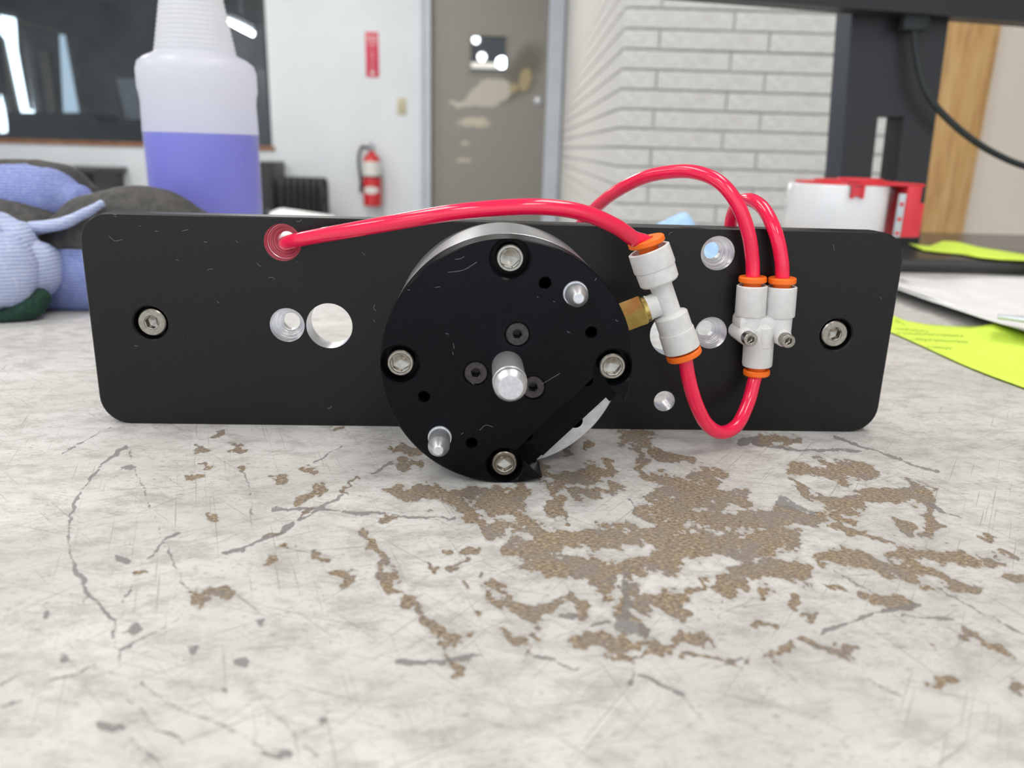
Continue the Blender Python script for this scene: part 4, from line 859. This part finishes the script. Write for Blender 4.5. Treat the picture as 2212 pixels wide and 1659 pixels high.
s_t = mp(1910, 251)[2]; sL = lambda z: edge_x(mp(1, 251)[2]*0+s_t, mp(1897, 251)[0], mp(1880, 375)[2], mp(1883, 375)[0], z); sR = lambda z: edge_x(s_t, mp(1953, 251)[0], mp(1938, 375)[2], mp(1938, 375)[0], z)
s_b = .03
mb = MB()
for (z0_, z1_, A_, B_) in ((BZ, s_b, lx, rx), (s_b, s_t, lx, sL), (s_b, s_t, sR, rx), (s_t, zt_, lx, rx)):
    R = [[(A_(z), 0, z), (B_(z), 0, z), (B_(z), PD, z), (A_(z), PD, z)] for z in (z0_, z1_)]; mb.rings(R)
mb.build('upright', 'mon', mon, smooth=0)
mb = MB(); mb.rings([[(lx(z)-.0012, .001, z), (lx(z), 0, z), (lx(z), PD, z), (lx(z)-.0012, PD, z)] for z in (BZ, zt_)]); mb.build('upright_edge', 'mon_edge', mon, smooth=0)
# screen body in front of the upright
b0_ = P(1614, 0, y=MY-.07); b1_ = P(2212, 47, y=MY-.02); dirv = (b1_-b0_); dirv.z *= 1; L_ = dirv.length
mb = MB(); e0 = b0_-dirv*.25; e1 = b0_+dirv*1.9; hh = .36
def mv(p, dz=0, dy=0): return (p.x-ox, p.y-MY+dy, p.z+dz)
mb.rings([[mv(e0), mv(e0, 0, .035), mv(e0, hh, .035), mv(e0, hh)], [mv(e1), mv(e1, 0, .035), mv(e1, hh, .035), mv(e1, hh)]]); mb.build('screen_body', 'mon', mon, smooth=0)
mb = MB(); mb.rbox((lx(.38)+.01, .0, .33), (rx(.38)-.01, .05, .44), .004); mb.build('hinge_block', 'mon', mon)
cab = empty('video_cable', mon.location); tag(cab, 'black cable plugged under the monitor and drooping beside the oak board', 'cable')
cy = MY-.02
mb = MB(); mb.tube(spline([P(1974, 60, y=cy), P(1978, 105, y=cy), P(1992, 175, y=cy-.005), P(2022, 230, y=cy-.008), P(2085, 290, y=cy-.008), P(2150, 332, y=cy-.005), P(2225, 362, y=cy), P(2330, 378, y=cy+.02), P(2420, 420, y=cy+.06), P(2440, 520, y=cy+.08), Vector((.86, .74, .021)), Vector((.83, .60, .021))], 8), .0042, 12); o = mb.build('lead', 'hose', None); o.data.transform(Matrix.Translation(-cab.location)); o.parent = cab
q0 = P(1950, 28, y=cy); q1 = P(1998, 68, y=cy); mb = MB(); mb.rbox((q0.x-ox, -.028, q1.z), (q1.x-ox, -.012, q0.z+.012), .002); mb.build('plug', 'hose', cab)

# papers
def sheet(name, m_, fn, nu, nv, loc, label, cat, th=.0004):
    mb = MB(); mb.grid(lambda a, b: Vector(fn(a, b))-Vector(loc), nu, nv); o = mb.build(name, m_, None, loc, smooth=180); md = o.modifiers.new('thick', 'SOLIDIFY'); md.thickness = th; md.offset = 1
    return tag(o, label, cat)
def lerp_path(pts, s):
    k = s*(len(pts)-1); i = min(int(k), len(pts)-2); f = k-i; return pts[i][0]*(1-f)+pts[i+1][0]*f, pts[i][1]*(1-f)+pts[i+1][1]*f
M['lime'] = mat('lime_paper', (.66, .86, .09), .7); M['lime_dark'] = mat('lime_paper_shade', (.50, .58, .02), .7)
M['ink'] = mat('pencil_ink', (.20, .28, .05), .8)
NB = [(1900, 707), (1925, 718), (1960, 733), (2000, 751), (2080, 788), (2140, 812), (2212, 838), (2300, 868)]
NTp = [(1905, 668), (1930, 683), (1955, 693), (2000, 701), (2060, 706), (2110, 706), (2160, 698), (2330, 742)]
def note_fn(a, b):
    x0, y0 = lerp_path(NB, a); x1, y1 = lerp_path(NTp, a); lift = .010*max(0, (.22-a)/.22)**1.5*b + .006*math.exp(-((a-.83)/.12)**2)*b*b
    p = P(x0+(x1-x0)*b, y0+(y1-y0)*b, z=.0012+lift); return p
sheet('sticky_note', 'lime', note_fn, 40, 12, (.30, .16, 0), 'lime yellow sticky note with faint handwriting right of the black plate', 'note')
note = bpy.data.objects['sticky_note']
mb = MB(); rr_ = random.Random(3)
for (x0, y0, x1, y1) in ((1932, 694, 1958, 704), (1934, 711, 2006, 718), (1937, 721, 2086, 728), (1967, 734, 2094, 741), (2002, 751, 2054, 755)):
    n_ = int((x1-x0)/1.6); pts_ = []; pen = []
    for k in range(n_+1):
        s_ = k/n_; xx = x0+(x1-x0)*s_+math.sin(k*1.9)*.9; yy = y0+(y1-y0)*s_+math.sin(k*1.35+rr_.random()*1.5)*2.4
        if rr_.random() < .12 and len(pen) > 2: pts_.append(pen); pen = []
        pen.append((xx, yy))
    if len(pen) > 2: pts_.append(pen)
    for pen in pts_:
        ppp = []
        for xx, yy in pen:
            lo, hi = 0.0, 1.0
            for _ in range(18):
                a = (lo+hi)/2; xa = (lerp_path(NB, a)[0]+lerp_path(NTp, a)[0])/2
                lo, hi = (a, hi) if xa < xx else (lo, a)
            yb_, yt_ = lerp_path(NB, a)[1], lerp_path(NTp, a)[1]; b_ = min(.97, max(.03, (yy-yb_)/(yt_-yb_)))
            ppp.append(Vector(note_fn(a, b_))+Vector((0, 0, .0006))-note.location)
        mb.tube(ppp, .00017, 4)
mb.build('handwriting', 'ink', note, smooth=0)
M['paper'] = grain(mat('white_paper', (.82, .82, .83), .6), (.78, .78, .79), (.85, .85, .86), 30)
SB = [(1900, 610), (1945, 626), (2000, 646), (2060, 666), (2120, 686), (2160, 698), (2212, 713), (2330, 748)]
ST = [(1920, 594), (1950, 597), (1985, 600), (2020, 604), (2060, 601), (2120, 598), (2212, 598), (2330, 597)]
def doc_fn(a, b):
    x0, y0 = lerp_path(SB, a); x1, y1 = lerp_path(ST, a); bb = b**1.35
    lift = .0085*math.exp(-(b/.10)**2)+.010*math.exp(-((b-.30)/.12)**2)*max(0, 1-a*1.5)+.003*mnoise.noise(Vector((a*7, b*5, 2)))
    return P(x0+(x1-x0)*bb, y0+(y1-y0)*bb, z=max(.0015, .003+lift))
sheet('paper_packet', 'paper', doc_fn, 44, 26, (.46, .35, 0), 'white paper packet with a rolled front edge lying before the monitor base', 'papers')
def sh_fn(a, b): p = P(2155+(2330-2155)*a, 683+18*a+(9+16*a)*(b-.5), z=.019+.003*math.sin(b*3)); return p
sheet('plastic_sleeve', mat('glossy_sleeve', (.70, .76, .84), .12, coat=.5), sh_fn, 12, 5, (.44, .30, 0), 'shiny narrow plastic strip lying on the white paper packet', 'sleeve')
LB = [(1995, 541), (2040, 546), (2075, 549), (2110, 556), (2160, 561), (2212, 563), (2330, 575)]; LT = [(1998, 524), (2035, 533), (2090, 519), (2120, 521), (2160, 533), (2212, 541), (2330, 560)]
def lime_fn(a, b):
    x0, y0 = lerp_path(LB, a); x1, y1 = lerp_path(LT, a); p = P(x0, y0, z=BZ+.0025); hgt = (y0-y1)/F*(p.y-CAM[1])*1.03
    d_ = Vector((.02, .075, 0))*b; return Vector((p.x+d_.x, p.y+d_.y, p.z+max(0.0, hgt-.009)*b**.8))
sheet('lime_sheet', 'lime', lime_fn, 40, 8, (.70, .75, 0), 'curled lime green paper lying on the monitor base', 'paper')
def wp_fn(a, b):
    p0 = P(585, 480, y=.86); p1 = P(725, 484, y=.86); top = [(585, 457), (608, 449), (650, 455), (690, 461), (725, 466)]; x, y = lerp_path(top, a)
    q = P(x, y, y=.86); base = p0.lerp(p1, a); return Vector((q.x, .86+.10*(1-b)*-1+.0, .0015+(q.z-.0015)*b**1.4))
sheet('loose_paper', 'paper', wp_fn, 16, 10, (-.25, .80, 0), 'white sheet of paper curling up behind the black plate near the bottle', 'paper')

for o in bpy.data.objects:
    if o.parent is asm or (o.parent and o.parent.parent is asm):
        n_ = o.name.split('.')[0]
        lab = {'coupling_body': 'bare turned aluminium body behind the black disk', 'brass_stud': 'brass hex stud of the tee fitting', 'release_collar': 'orange push-in release collar', 'air_tube': 'glossy red air tube',
               'cap_screw': 'steel socket head cap screw', 'flat_head_screw': 'dark countersunk socket screw', 'centre_pin': 'bare steel centre pin', 'tee_fitting': 'off-white push-in tee fitting', 'y_fitting': 'off-white push-in Y fitting screwed to the plate'}.get(n_)
        if lab: o['label'] = lab
